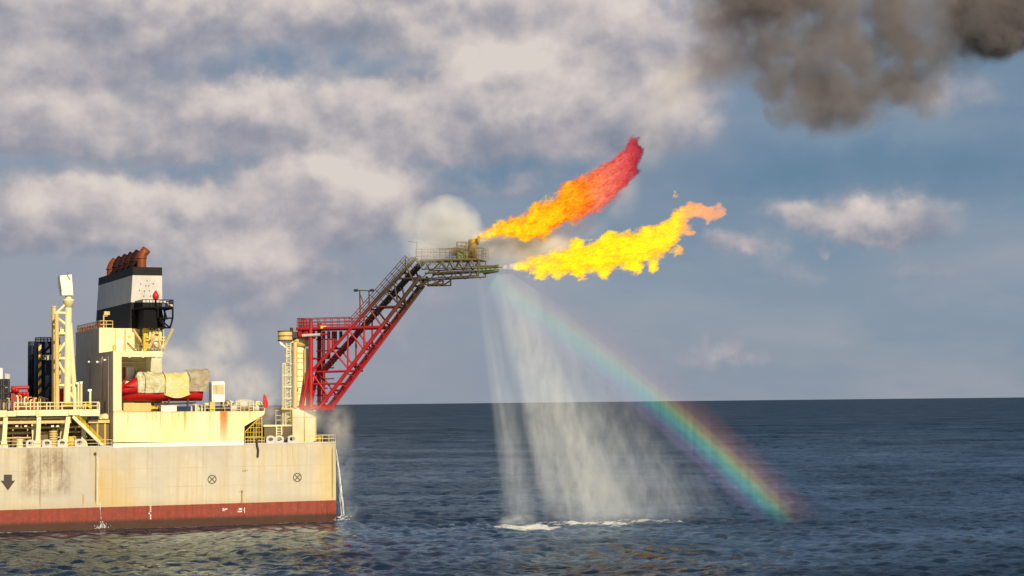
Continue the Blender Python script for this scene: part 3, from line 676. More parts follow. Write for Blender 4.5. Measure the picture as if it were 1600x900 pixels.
MB().box((p.x - .9, 1.3, zd), (p.x + .9, 2.7, zd + .12)).build('base_plate', M['brown'], t)

# ------------------------------------------------------------------ lifeboat with its covers
Yb = 3.2
lb = thing('lifeboat', 'bright red lifeboat half wrapped in tarpaulins in the open bay', 'lifeboat', P(255, 627, Yb + 1.5))
xs0, xs1 = P(190.5, 610, Yb).x, P(319, 612, Yb).x; L = xs1 - xs0
def zpx(y): return P(250, y, Yb).z
rings = []
for i in range(25):
    t = i / 24; x = xs0 + L * t
    w = 1.75 * (min(1, t / .22)) ** .6 * (1 if t < .75 else (1 - ((t - .75) / .25) ** 2.5 * .35)) + .04
    keel = zpx(627) + (.9 * (1 - min(1, t / .14)) ** 2); top = zpx(609) + 1.1 * max(0, 1 - t / .25) ** 1.3 + .1
    yc = Yb + 1.8
    rings.append([(x, yc + w * u, keel + (top - keel) * v) for u, v in ((-1, 1), (-1.03, .7), (-.85, .32), (-.35, .06), (0, 0), (.35, .06), (.85, .32), (1.03, .7), (1, 1))])
MB().loft(rings).build('hull', M['red'], lb)
rings = []
for i in range(8):
    t = i / 7; x = P(191.5 + 24 * t, 605, Yb).x; h = 1.0 + 1.75 * t ** 1.1; z0 = zpx(613); w = 1.2 + .75 * t ** .6
    rings.append([(x, Yb + 1.8 + w * math.copysign(abs(math.cos(a)) ** .45, math.cos(a)) * -1, z0 + h * abs(math.sin(a)) ** .45) for a in (PI * j / 12 for j in range(13))])
MB().loft(rings).build('canopy', M['red'], lb)
MB().beam((xs0 + .2, Yb + .02, zpx(603.5)), (xs1 - 1, Yb + .0, zpx(611.5)), .1, .14).build('rubbing_band', M['black'], lb)
def tarp(name, label, x0, x1, mat, ytop, ybot, seed, sag=.2, tail=0.):
    rs = np.random.RandomState(seed); n = 22; k = 26; rings = []
    xa, xb = P(x0, 605, Yb).x, P(x1, 605, Yb).x; a = P((x0 + x1) / 2, ybot, Yb)
    t = None; ph = rs.rand(8) * 7
    for i in range(n):
        u = i / (n - 1); x = xa + (xb - xa) * u; ring = []
        for j in range(k):
            v = j / (k - 1); ang = PI * v        # near side up over to the far side
            zt = zpx(ytop); zb_ = zpx(ybot) - .5 * sag * math.sin(PI * u)
            w = 2.05; cz = zb_; hh = zt - zb_
            yy = -math.cos(ang) * w; e = abs(math.sin(ang)) ** .42
            wr = .10 * math.sin(5 * u + 6 * v + ph[0]) + .07 * math.sin(13 * u - 9 * v + ph[1]) + .05 * math.sin(21 * v + 8 * u + ph[2]) + rs.randn() * .018
            tilt = tail * (u ** 2) * (e) * .8
            ring.append((x + .12 * math.sin(9 * v + ph[3]) + tilt, Yb + 1.8 + yy * (1 + wr * .5), cz + hh * e * (1 + wr * .35)))
        rings.append(ring)
    vs = [p for r in rings for p in r]; fs = [(i*k+j, i*k+j+1, (i+1)*k+j+1, (i+1)*k+j) for i in range(n-1) for j in range(k-1)]
    fs += [tuple(range(k)), tuple((n-1)*k + j for j in range(k))[::-1]]
    o = MB().add(vs, fs, True).build(name, mat); tag(o, label, 'tarpaulin', 'tarpaulins over the lifeboat')
    return o
tarp('tarpaulin', 'pale stained tarpaulin over the lifeboat, next to its red bow', 216, 258, M['tarp_white'], 581, 613, 3)
tarp('tarpaulin', 'creased yellow tarpaulin over the middle of the lifeboat', 257, 297, M['tarp_yellow'], 581.5, 617, 8, 1.2)
tarp('tarpaulin', 'greyish brown tarpaulin flaring out over the lifeboat end', 295, 322, M['tarp_grey'], 577.5, 612, 5, 0, 1.0)
for px in (226, 257.5, 296):
    b = MB(); pts = []
    for j in range(15): ang = PI * j / 14; pts.append((P(px, 600, Yb).x + .15 * math.sin(j), Yb + 1.8 - math.cos(ang) * 2.16, zpx(615) + (zpx(580.5) - zpx(615)) * abs(math.sin(ang)) ** .42))
    b.path(pts, .06, 5); b.build('lashing', M['dark'], lb)
b = MB()
for x in (262, 292): b.beam((P(x, 640, 3.4).x, 3.4, zB), (P(x + 2, 625, 3.4).x, 3.4, zpx(624)), .3); b.beam((P(x, 640, 6.4).x, 6.4, zB), (P(x + 2, 625, 6.4).x, 6.4, zpx(624)), .3)
b.beam((P(240, 640, 4).x, 4, zpx(632)), (P(306, 640, 4).x, 4, zpx(630)), .35); b.build('cradle', M['dark'], lb)
t, a, c = boxthing('deck_locker', 'low white deck locker below the lifeboat', 'locker', 252, 634, 276, 643, 1.4, 1.4, M['white'])
MB().box((a.x - .1, 1.3, c.z), (c.x + .1, 2.9, c.z + .12)).build('lid', M['cream'], t)
boxthing('tan_machinery_case', 'tan machinery case under the lifeboat bow', 'machinery case', 193, 629, 236, 643, 5.0, 1.8, M['cream_rusty'])
pipes(236, 262, 9, 6, 628, 643, ['cream_rusty', 'brown', 'yellow'], 'pipework', 'rusty brown pipework under the middle of the lifeboat')
pipes(400, 412, 4, 3, 628, 643, ['cream', 'grey_white'], 'pipework', 'pale pipes between covered machine and red flag')
pipes(298, 322, 7, 4, 630, 643, ['grey_white', 'dark', 'cream'], 'pipework', 'pale pipework under the grey tarpaulin end of the lifeboat')
# louvred air conditioning unit
t, a, c = boxthing('ventilation_unit', 'white louvred ventilation unit on the boat deck right of the lifeboat', 'ventilation unit', 331, 596, 351, 628, 3.5, 2.2, M['white'])
b = MB()
for i in range(9): z = P(340, 602 + i * 1.7, 3.4).z; b.box((a.x + .15, 3.38, z), (c.x - .15, 3.5, z + .09))
b.build('louvre', M['cream_rusty'], t)
b = MB()
for x in (a.x + .2, c.x - .2): b.box((x - .12, 3.6, zB), (x + .12, 5.4, a.z))
b.build('stand', M['cream_rusty'], t)
t, a, c = boxthing('yellow_cabinet', 'narrow yellow cabinet below the ventilation unit', 'cabinet', 328, 628, 336, 643, 1.8, .8, M['yellow'])
MB().box((a.x + .1, 1.78, a.z + .3), (c.x - .1, 1.8, c.z - .2)).build('door', M['cream_rusty'], t)
p = P(383, 643, 4); t = thing('covered_machine', 'rounded pale covered machine near the end of the boat deck', 'machine', (p.x, 5, zB))
x0, x1 = P(366, 640, 4).x, P(401, 640, 4).x; rings = []
for i in range(11):
    u = i / 10; s_ = (1 - abs(2 * u - 1) ** 3.5) ** .5; x = x0 + (x1 - x0) * u
    rings.append([(x, 5 + math.cos(PI * j / 10) * 1.5 * max(.2, s_), zB + .7 + math.sin(PI * j / 10) * 1.5 * max(.15, s_)) for j in range(11)])
MB().loft(rings).build('cover', M['grey_white'], t); MB().box((x0 + .3, 3.8, zB), (x1 - .3, 6.2, zB + .7)).build('base', M['brown'], t)
b = MB()
for px in (369, 376, 389, 396):
    b.tube((P(px, 640, 3.2).x, 3.2, zB), (P(px, 640, 3.2).x, 3.2, zB + 1.9), .07)
for i in range(4): b.tube((P(369, 640, 3.2).x, 3.2, zB + .5 * i + .3), (P(376, 640, 3.2).x, 3.2, zB + .5 * i + .3), .05); b.tube((P(389, 640, 3.2).x, 3.2, zB + .5 * i + .3), (P(396, 640, 3.2).x, 3.2, zB + .5 * i + .3), .05)
b.build('guard_frame', M['cream'], t)
pipes(352, 366, 6, 3, 622, 643, ['brown', 'grey_white', 'dark'], 'pipework', 'dark pipework between ventilation unit and covered machine')
# red flag at the end of the boat deck
p = P(413.5, 643, .6); t = thing('red_flag', 'small drooping red flag on a short pole at the bulwark end', 'flag', p)
MB().path([p, P(413.2, 630, .6), P(412.2, 616, .6)], .07, 6).build('pole', M['cream'], t)
rings = []
for i in range(9):
    u = i / 8; y = 616.5 + 20.5 * u; w = .08 + .40 * math.sin(PI * min(1, u * .62 + .03)) ** 1.2 * (1 if u < .9 else .6); c = P(412.6 + 2.6 * u + .8 * math.sin(4 * u), y, .55)
    rings.append([(c.x + w * math.cos(2*PI*j/12) * (1 + .15 * math.sin(j*2 + i)), c.y + .3 * w * math.sin(2*PI*j/12), c.z + .08 * math.sin(j + i)) for j in range(12)])
MB().loft(rings).build('cloth', M['flag'], t)

# ------------------------------------------------------------------ stern: winch house, pedestal
t, a, c = boxthing('winch_house', 'low brown winch house with pale top beside the flare tower', 'winch house', 413, 666, 457, 689, 3.4, 7, M['brown'])
MB().box((a.x - .2, 3.2, c.z), (c.x + .2, 10.6, c.z + .3)).build('roof', M['cream'], t)
b = MB()
for px in (432, 440): b.beam(P(px, 689, 3.3), P(px, 666, 3.3), .2)
for i in range(5): b.beam(P(432, 670 + i*4, 3.3), P(440, 670 + i*4, 3.3), .12)
b.build('ladder', M['cream'], t)
b = MB().rail([(P(431, 664, 4).x, 4, c.z + .3), (P(456, 664, 4).x, 4, c.z + .3)], 2.6, .9, .06, (1, .66, .33), n=4); b.build('railing', M['cream'], t)
for px, py, lab in ((393, 690, 'dark mooring winch inside the yellow safety cage'), (447, 690, 'dark mooring winch between stern fairleads')):
    p = P(px, py, 1.6); t = thing('mooring_winch', lab, 'winch', (p.x, 1.6, zd), 'mooring winches at the stern')
    MB().tube((p.x - .7, 1.6, zd + .75), (p.x + .7, 1.6, zd + .75), .5, n=16).build('drum', M['brown'], t)
    MB().tube((p.x - .85, 1.6, zd + .75), (p.x - .7, 1.6, zd + .75), .72, n=16).tube((p.x + .7, 1.6, zd + .75), (p.x + .85, 1.6, zd + .75), .72, n=16).build('flange', M['dark'], t)
    MB().box((p.x - 1, 1.1, zd), (p.x + 1, 2.2, zd + .3)).build('bed', M['dark'], t)
p = P(498.5, 692, 1); t = thing('yellow_bollard', 'short yellow bollard behind the stern rail', 'bollard', (p.x, 1, zd))
MB().lathe((p.x, 1, zd), [(0, 0), (.5, 0), (.45, .9), (.55, 1.0), (.5, 1.15), (0, 1.2)], 16).build('post', M['yellow'], t); MB().box((p.x - .7, .5, zd), (p.x + .7, 1.5, zd + .1)).build('base_plate', M['brown'], t)
p = P(510, 692, 1.5); t = thing('rope_coil', 'coiled dark rope on the stern deck', 'rope', (p.x, 1.5, zd))
b = MB(); pts = [(p.x + (.9 - .05*i/10) * math.cos(i * .7), 1.5 + .7 * math.sin(i * .7), zd + .12 + .022 * i) for i in range(46)]; b.path(pts, .09, 5); b.build('coil', M['dark'], t)

tw_ = thing('flare_tower', 'pale yellow column on a block at the stern, carrying the red boom', 'tower', P(475, 690, 4))
Yq = 3.0
pz0, pz1 = zd, P(475, 637, Yq).z
xA, xB = P(457, 660, Yq).x, P(493, 660, Yq).x
MB().box((xA, Yq, pz0), (xB, Yq + 5, pz1)).build('base_block', M['cream'], tw_)
b = MB(); b.beam((xB, Yq - .05, pz0), (xB, Yq - .05, pz1 - .2), .2); b.beam((xA, Yq - .05, pz0), (xA, Yq - .05, pz1 - .2), .14); b.beam((xA, Yq - .05, P(475, 652, Yq).z), (xB, Yq - .05, P(475, 652, Yq).z), .14); b.tube((P(476, 660, 2.8).x, 2.85, pz0), (P(476, 660, 2.8).x, 2.85, pz1), .1)
b.build('edge_trim', M['cream_rusty'], tw_)
cxx = P(467, 600, Yq + 2.4).x; rr = 1.15
MB().lathe((cxx, Yq + 2.4, pz1), [(rr, 0), (rr, P(467, 536, Yq + 1).z - pz1), (0, P(467, 536, Yq + 1).z - pz1)], 28).build('column', M['cream'], tw_)
b = MB()
for yy in (552, 560, 567, 578, 588, 596, 606, 616, 628): b.lathe((cxx, Yq + 2.4, P(467, yy, Yq + 1).z), [(rr, 0), (rr + .1, .02), (rr + .1, .14), (rr, .16)], 28)
b.build('ring_band', M['cream_rusty'], tw_)
b = MB().lathe((cxx + .3, Yq + 2.4, P(467, 541, Yq + 1).z), [(0, 0), (1.5, 0), (1.5, 1.4), (1.3, 1.5), (0, 1.5)], 24); b.build('head', M['cream_rusty'], tw_)
MB().tube(P(461, 637, Yq), P(461, 535, Yq), .42, n=12).build('riser_pipe', M['cream_rusty'], tw_)
MB().tube(P(479, 640, Yq + 1), P(479, 545, Yq + 1), .5, n=12).build('riser_pipe', M['cream'], tw_)
pc = P(446, 532, Yq + 2)
b = MB().lathe(pc, [(0, 0), (1.35, 0), (1.35, .1), (1.35, 1.65), (1.2, 1.7), (1.2, .2), (0, .2)], 22); dp = b.build('lookout_drum', M['cream_rusty'], tw_)
b = MB().lathe(pc, [(1.4, .75), (1.42, .78), (1.42, .9), (1.4, .92)], 22).lathe(pc, [(1.36, 1.6), (1.45, 1.62), (1.45, 1.78), (1.36, 1.8)], 22).lathe(pc, [(1.36, -.1), (1.45, -.1), (1.45, .1), (1.36, .1)], 22); b.build('rim', M['brown'], dp)
MB().beam(P(436.5, 535, Yq + 1.5), P(458, 534, Yq + 1.5), .3).beam(P(437.5, 536, Yq + 1.5), P(457, 551, Yq + 1.5), .32).build('bracket', M['white'], tw_)
b = MB()
for px in (448, 454): b.tube(P(px, 660, Yq + 1), P(px, 536, Yq + 1), .1, n=6)
for i in range(34): b.tube(P(448, 540 + i * 3.5, Yq + 1), P(454, 540 + i * 3.5, Yq + 1), .06, n=5)
b.build('ladder', M['cream'], tw_)
b = MB()
for px in (442, 445.5): b.tube(P(px, 665, Yq + .3), P(px, 568, Yq + .3), .12, n=6)
for i in range(18): z = P(449, 556 + i * 5.6, Yq + .6); b.lathe(z, [(.62, 0), (.7, 0), (.7, .09), (.62, .09), (.62, 0)], 12)
for i in range(5): b.beam(P(442, 568 + i * 18, Yq + .3), P(456, 568 + i * 18, Yq + .3), .14)
b.build('safety_hoops', M['cream'], tw_)
MB().box(P(462, 612, Yq + 1.2), P(466, 607, Yq + .8)).build('junction_box', M['dark'], tw_)
MB().box((P(440, 641, 2).x, 2.2, pz1 - .3), (P(458, 641, 2).x, 6, pz1)).build('landing', M['cream_rusty'], tw_)
MB().tube(P(455.5, 512, Yq + 3), P(455.5, 524, Yq + 3), .3).box(P(457, 528, Yq+1), P(466, 519, Yq + 3)).build('machinery', M['dark'], tw_)

# ------------------------------------------------------------------ flare boom, swung outboard
PHI = math.radians(38)
R0 = P(485.6, 634, 2.0); BD = Vector((math.cos(PHI), -math.sin(PHI), 0)); BN = Vector((math.sin(PHI), math.cos(PHI), 0)); LAT = BN * 4.4
def Bp(x, y, k=0.): return PP(x, y, R0 + LAT * k, BN)
def Bq(x, y, k):                                    # the same member shifted across the boom
    return PP(x, y, R0, BN) + LAT * k
boom = thing('flare_boom', 'red lattice flare boom leaning out over the sea, scorched brown at its tip', 'flare boom', R0)
def bar(name, a, c, w, mat='boom', k=0.): return MB().beam(Bq(*a, k), Bq(*c, k), w).build(name, M[mat], boom)
def pipe(name, a, c, r, mat='boom', k=0.): return MB().tube(Bq(*a, k), Bq(*c, k), r, n=10).build(name, M[mat], boom)
for k in (0., 1.):
    pipe('lower_chord', (499.5, 637), (657, 431), .36, k=k)
    pipe('upper_chord', (485.5, 582), (650, 402), .30, k=k)
    pipe('leg', (485.6, 636), (485.6, 503), .42, k=k)
    pipe('leg', (483, 576), (471.5, 636), .34, k=k)
    pipe('top_beam', (463, 514), (596, 511), .30, k=k)
    for a, c in (((492, 581), (554, 579)), ((488, 600), (534, 599)), ((489, 585), (512, 618)), ((520, 546), (543, 575)), ((545, 516), (569, 547)), ((543.5, 517), (543.5, 574)),
                 ((569, 490), (569, 545)), ((576, 481), (597, 510)), ((584, 479.5), (626, 478.5)), ((604, 455), (626, 478)), ((615, 439), (622, 475)), ((616, 436), (655, 434)), ((636, 418), (648, 445)), ((498, 570), (520, 546))):
        pipe('brace', a, c, .17, k=k)
    pipe('foot_beam', (463, 637.5), (502, 637.5), .42, k=k)
for y in (530, 548, 560, 575, 592, 607, 618, 628): pipe('rung', (486, y), (486 + (28 if y < 600 else 18), y - .5), .11, 'boom_dark', .6)
for px, y0, y1 in ((499, 517, 634), (507, 517, 560), (514, 517, 550), (517.5, 517, 545), (526, 517, 530)): pipe('post', (px, y0), (px, y1), .3, 'boom_dark' if px in (499, 517.5, 526) else 'boom', .5)
# cross members between the two trusses
for x, y in ((499.5, 637), (520, 610), (543, 579.5), (569, 545.5), (596, 510), (622, 476), (645, 446), (548, 514), (576, 483), (602, 454), (628, 426), (520, 544), (485.6, 512), (485.6, 560), (485.6, 600), (485.6, 634)):
    MB().tube(Bq(x, y, 0), Bq(x, y, 1), .2, n=8).build('cross_tie', M['boom'], boom)
# third chord below with its hangers, carrying a pipe
pipe('under_pipe', (516, 637), (660, 446), .23, k=.25); pipe('under_pipe', (509, 633), (652, 444), .12, 'boom_dark', .3)
for i in range(13):
    t = i / 12; bar('hanger', (502 + 152 * t, 634 - 200 * t), (517 + 141 * t, 635 - 188 * t), .18, k=.2)
bar('foot_beam', (499, 637.5), (518, 637.5), .75, k=.2)
# walkway with pipe rack along the upper chord
w0, w1 = (494, 584), (655, 407)
b = MB()
for k in (.25, .5, .78): b.beam(Bq(*w0, k), Bq(*w1, k), .55, .35)
for i in range(44): t = i / 43; q0 = Bq(w0[0] + (w1[0]-w0[0])*t, w0[1] + (w1[1]-w0[1])*t, .1); b.beam(q0, q0 + LAT * .85, .16, .3)
b.build('walkway', M['boom_dark'], boom)
for i in range(10):
    t = i / 9; x, y = w0[0] + (w1[0]-w0[0])*t, w0[1] + (w1[1]-w0[1])*t; bar('cable_bracket', (x, y + 1), (x + 3, y + 7), .2, 'boom_dark', .4)
b = MB()
for kk in (0., .9):
    for off in (3, 6.5, 10): b.tube(Bq(548 - off * .75, 512 - off * .7, kk), Bq(641 - off * .75, 406 - off * .7, kk), .075, n=5)
    for i in range(13): t = i / 12; x, y = 548 + 93 * t, 513 - 106 * t; b.tube(Bq(x, y, kk), Bq(x - 8, y - 7.5, kk), .08, n=5)
b.build('stair_railing', M['boom'], boom)
# level platform at the foot of the slope
b = MB(); a0, a1 = Bq(464, 513, 0), Bq(548, 511, 0); b.add([a0, a1, a1 + LAT, a0 + LAT, a0 - Vector((0,0,.3)), a1 - Vector((0,0,.3)), a1 + LAT - Vector((0,0,.3)), a0 + LAT - Vector((0,0,.3))], [(0,1,2,3),(7,6,5,4),(0,4,5,1),(1,5,6,2),(2,6,7,3),(3,7,4,0)]); b.build('platform', M['boom'], boom)
b = MB()
for kk in (0., 1.): b.rail([Bq(464.5, 512, kk), Bq(549, 510, kk)], 1.7, 1.35, .07, (1, .6, .25), n=5)
b.rail([Bq(464.5, 512, 0), Bq(464.5, 512, 1)], 1.7, .8, .08, (1, .6, .25), n=5); b.build('platform_railing', M['boom'], boom)
b = MB()
b.add([Bq(464, 512, .02), Bq(471, 512, .02), Bq(471, 528, .02), Bq(466, 526, .02), Bq(464, 512, .5), Bq(471, 512, .5), Bq(471, 528, .5), Bq(466, 526, .5)], [(0,1,2,3),(7,6,5,4),(0,4,5,1),(1,5,6,2),(2,6,7,3),(3,7,4,0)])
b.lathe(Bq(478, 529, .3), [(0, 0), (1.3, 0), (1.4, .6), (1.1, 1.6), (.5, 2.0), (0, 2.0)], 18)
for px in (466, 470, 474, 478, 482, 485): b.beam(Bq(px, 499, .1), Bq(px, 513, .1), .24)
b.build('pivot_housing', M['boom'], boom)
MB().tube(Bq(474, 524.5, -.1), Bq(502, 523, -.1), .28, n=10).build('hydraulic_ram', M['grey_white'], boom)
MB().tube(Bq(500, 523, -.1), Bq(514, 522, -.1), .2, n=10).build('ram_sleeve', M['boom'], boom)
MB().box(Bq(502.5, 513.5, -.12), Bq(508, 509, .1)).build('lamp_box', M['yellow'], boom)
b = MB().tube(Bq(563, 496, 0), Bq(562, 453, 0), .12, n=6).tube(Bq(577, 478, 0), Bq(576.5, 455, 0), .12, n=6).tube(Bq(556, 453.5, 0), Bq(583, 454.5, 0), .1, n=6).tube(Bq(562, 458, 0), Bq(568, 474, 0), .1, n=6); b.build('gantry', M['boom'], boom)
for i in range(2): MB().tube(Bq(556 + i * 25, 453.7, 0) - BD * .35, Bq(556 + i * 25, 453.7, 0) + BD * .35, .25, n=8).build('lamp', M['dark'], boom)

# burner platform at the tip
T = lambda x, y, k=0.: Bq(x, y, k)
for k in (0., 1.):
    pipe('deck_beam', (660, 407), (747, 405), .2, k=k); pipe('deck_beam', (646, 436.5), (748, 430.5), .14, k=k); pipe('deck_beam', (660, 421), (776, 415), .11, k=k); pipe('deck_beam', (664, 427), (738, 423), .16, k=k)
    pipe('deck_beam', (656, 444.5), (693, 444), .13, k=k)
    for a, c in (((657, 434), (657, 444)), ((693, 433), (693, 444)), ((680, 435), (680, 444)), ((661, 443), (678, 436)), ((682, 443), (692, 437)), ((652, 404), (660, 421)), ((748, 405), (748, 431)), ((737, 406), (741, 418))):
        pipe('brace', a, c, .13, k=k)
    xs = [664, 677, 686, 691, 698, 705, 713, 720, 728, 736, 744]
    for i in range(len(xs) - 1): pipe('brace', (xs[i], 407 if i % 2 else 420), (xs[i + 1], 420 if i % 2 else 407), .12, k=k)
    ys = [660, 674, 688, 702, 716, 730, 740]
    for i in range(len(ys) - 1): pipe('brace', (ys[i], 421 if i % 2 else 434), (ys[i + 1], 434 if i % 2 else 421), .09, k=k)
b = MB(); a0, a1 = T(656, 406.5, -.05), T(750, 404.5, -.05); b.add([a0, a1, a1 + LAT*1.1, a0 + LAT*1.1] + [v - Vector((0,0,.18)) for v in (a0, a1, a1 + LAT*1.1, a0 + LAT*1.1)], [(0,1,2,3),(7,6,5,4),(0,4,5,1),(1,5,6,2),(2,6,7,3),(3,7,4,0)])
b.build('burner_deck', M['boom'], boom)
b = MB()
for kk in (0., 1.): b.rail([T(650, 406, kk), T(753, 404, kk)], 1.9, 1.1, .05, (1, .66, .33), n=4)
b.rail([T(753, 404, 0), T(753, 404, 1)], 1.9, 1.1, .05, n=4); b.build('burner_railing', M['boom'], boom)
b = MB()
for px, y0, y1 in ((646.5, 410, 376), (654, 406, 386), (661, 406, 389), (668, 406, 388), (658, 406, 385)): b.tube(T(px, y0, .4), T(px, y1, .4), .07, n=5)
b.tube(T(633, 376, .4), T(648, 378, .4), .07, n=5); b.tube(T(648, 392, .4), T(678, 391, .4), .06, n=5); b.tube(T(655, 392, .4), T(660, 385, .4), .06, n=5); b.tube(T(632, 402, .1), T(632, 432, .1), .1, n=5)
b.build('antenna_rack', M['boom_dark'], boom)
b = MB().tube(T(680, 387.5, .5), T(697, 387.5, .5), .16, n=8).tube(T(697, 387.5, .5), T(697, 405, .5), .1, n=6); b.build('fuel_pipe', M['boom'], boom)
b = MB()
for px in (713, 727.5, 740):
    for kk in (.1, .7): b.beam(T(px, 377 if px < 730 else 385, kk), T(px, 405, kk), .2)
for y in (378, 384, 390): b.beam(T(713, y, .1), T(728, y, .1), .16); b.beam(T(713, y, .7), T(728, y, .7), .16)
b.build('burner_frame', M['boom'], boom)
M['green'] = paint('olive_green_paint', (.16, .20, .06), .5, .3)
M['scorched'] = paint('scorched_burner_steel', (.30, .18, .03), .5, .5, (.25, .08, .01), streak=False, scale=2.)
b = MB().box(T(714.5, 404, .15), T(727, 391, .65)); b.build('control_box', M['green'], boom)
bu = MB().lathe(T(734, 404, .45), [(0, 0), (.7, 0), (.7, 1.6), (.85, 1.8), (.85, 3.3), (.7, 3.6), (0, 3.7)], 20).build('burner', M['scorched'], boom)
b = MB()
for i in range(9):
    a = 2 * PI * i / 9; c = T(735, 375, .45); b.tube(c, c + BD * (1.0 + .3 * math.sin(a)) + BN * (.7 * math.cos(a)) + Vector((0, 0, .8 * math.sin(a))), .16, n=8)
b.build('nozzle', M['scorched'], bu)
MB().tube(T(700, 392, .5), T(713, 391, .5), .75, n=16).build('knockout_drum', M['scorched'], boom)
b = MB().tube(T(736, 418, .3), T(774, 415.5, .3), .22, n=10).tube(T(740, 414, .6), T(758, 414, .6), .16).tube(T(772, 415.6, .3), T(776, 415.4, .3), .34, n=12); b.build('gas_nozzle_pipe', M['green'], boom)
b = MB().tube(T(736, 424.5, .3), T(776, 422, .3), .3, n=10).tube(T(750, 427, .5), T(772, 423, .5), .16); b.build('gas_nozzle_pipe', M['green'], boom)
b = MB()
for px in (742, 748, 755, 762, 769): b.tube(T(px, 416, .35), T(px + 1.5, 425, .35), .1, n=6)
b.build('nozzle_bracket', M['boom'], boom)
TIP = T(776, 418, .35)

# ------------------------------------------------------------------ sea
SUN_EL, SUN_AZ = math.radians(30), math.radians(177)   # azimuth from +Y towards +X
SEAX, SEAY = CAM.x, CAM.y
def make_sea():
    az0 = TH
    fine = np.linspace(-.30, .30, 1150)
    coarse_r = .30 + np.cumsum(np.linspace(.002, .12, 46)); coarse_r = coarse_r[coarse_r < PI - .02]
    az = np.concatenate([-coarse_r[::-1], fine, coarse_r]) + az0
    r1 = np.array([2, 20, 50, 90, 130, 160, 185, 200.]); r2 = 212 * np.exp(np.arange(0, 800) * .0026)
    last = r2[-1]; r3 = last * np.exp(np.arange(1, 46) * .1)
    r = np.concatenate([r1, r2, r3]); r = r[r < 80000]
    A, Rr = np.meshgrid(az, r); X = (SEAX + Rr * np.sin(A)); Y = (SEAY + Rr * np.cos(A)); Zz = np.zeros_like(X)
    msk = (Rr > 150) & (Rr < 2600) & (np.abs(A - az0) < .45); xs = X[msk]; ys = Y[msk]; rs = Rr[msk]; h = np.zeros_like(xs)
    R_ = np.random.RandomState(11)
    main = TH + PI + .35
    dr = .0026 * rs
    for lo, hi, cnt, ka in ((1.5, 4.0, 46, .070), (4.0, 9., 24, .042), (9., 90., 26, .018)):
        for i in range(cnt):
            lam = lo * (hi / lo) ** R_.rand(); k = 2 * PI / lam; d = main + R_.randn() * .70
            amp = ka / k * (.6 + .8 * R_.rand()); fade = np.clip(lam / (dr * 2.2) - .6, 0, 1)
            arg = k * (xs * math.sin(d) + ys * math.cos(d)) + R_.rand() * 7
            h += amp * fade * (.45 - 1.0 * np.abs(np.sin(arg * .5)) + .75 * np.sin(arg))
    near = np.clip((-ys - 1) / 8, .35, 1); near[(xs > 3) | (ys > 60)] = 1
    Zz[msk] = h * near * .8
    nr, na = X.shape; v = np.stack([X, Y, Zz], -1).reshape(-1, 3).astype(np.float32)
    i = np.arange(nr - 1)[:, None] * na; j = np.arange(na); j2 = (j + 1) % na
    f = np.stack([i + j, i + j2, i + na + j2, i + na + j], -1).reshape(-1, 4)
    f = f[:, ::-1]
    me = bpy.data.meshes.new('sea'); me.vertices.add(len(v)); me.vertices.foreach_set('co', v.ravel())
    me.loops.add(f.size); me.loops.foreach_set('vertex_index', f.ravel().astype(np.int32))
    me.polygons.add(len(f)); me.polygons.foreach_set('loop_start', (np.arange(len(f)) * 4).astype(np.int32)); me.polygons.foreach_set('loop_total', np.full(len(f), 4, np.int32))
    me.polygons.foreach_set('use_smooth', np.ones(len(f), bool)); me.update(calc_edges=True); me.validate()
    o = bpy.data.objects.new('sea', me); COL.objects.link(o); tag(o, 'dark blue choppy sea reaching to the horizon', 'sea', kind='structure'); return o
sea = make_sea()
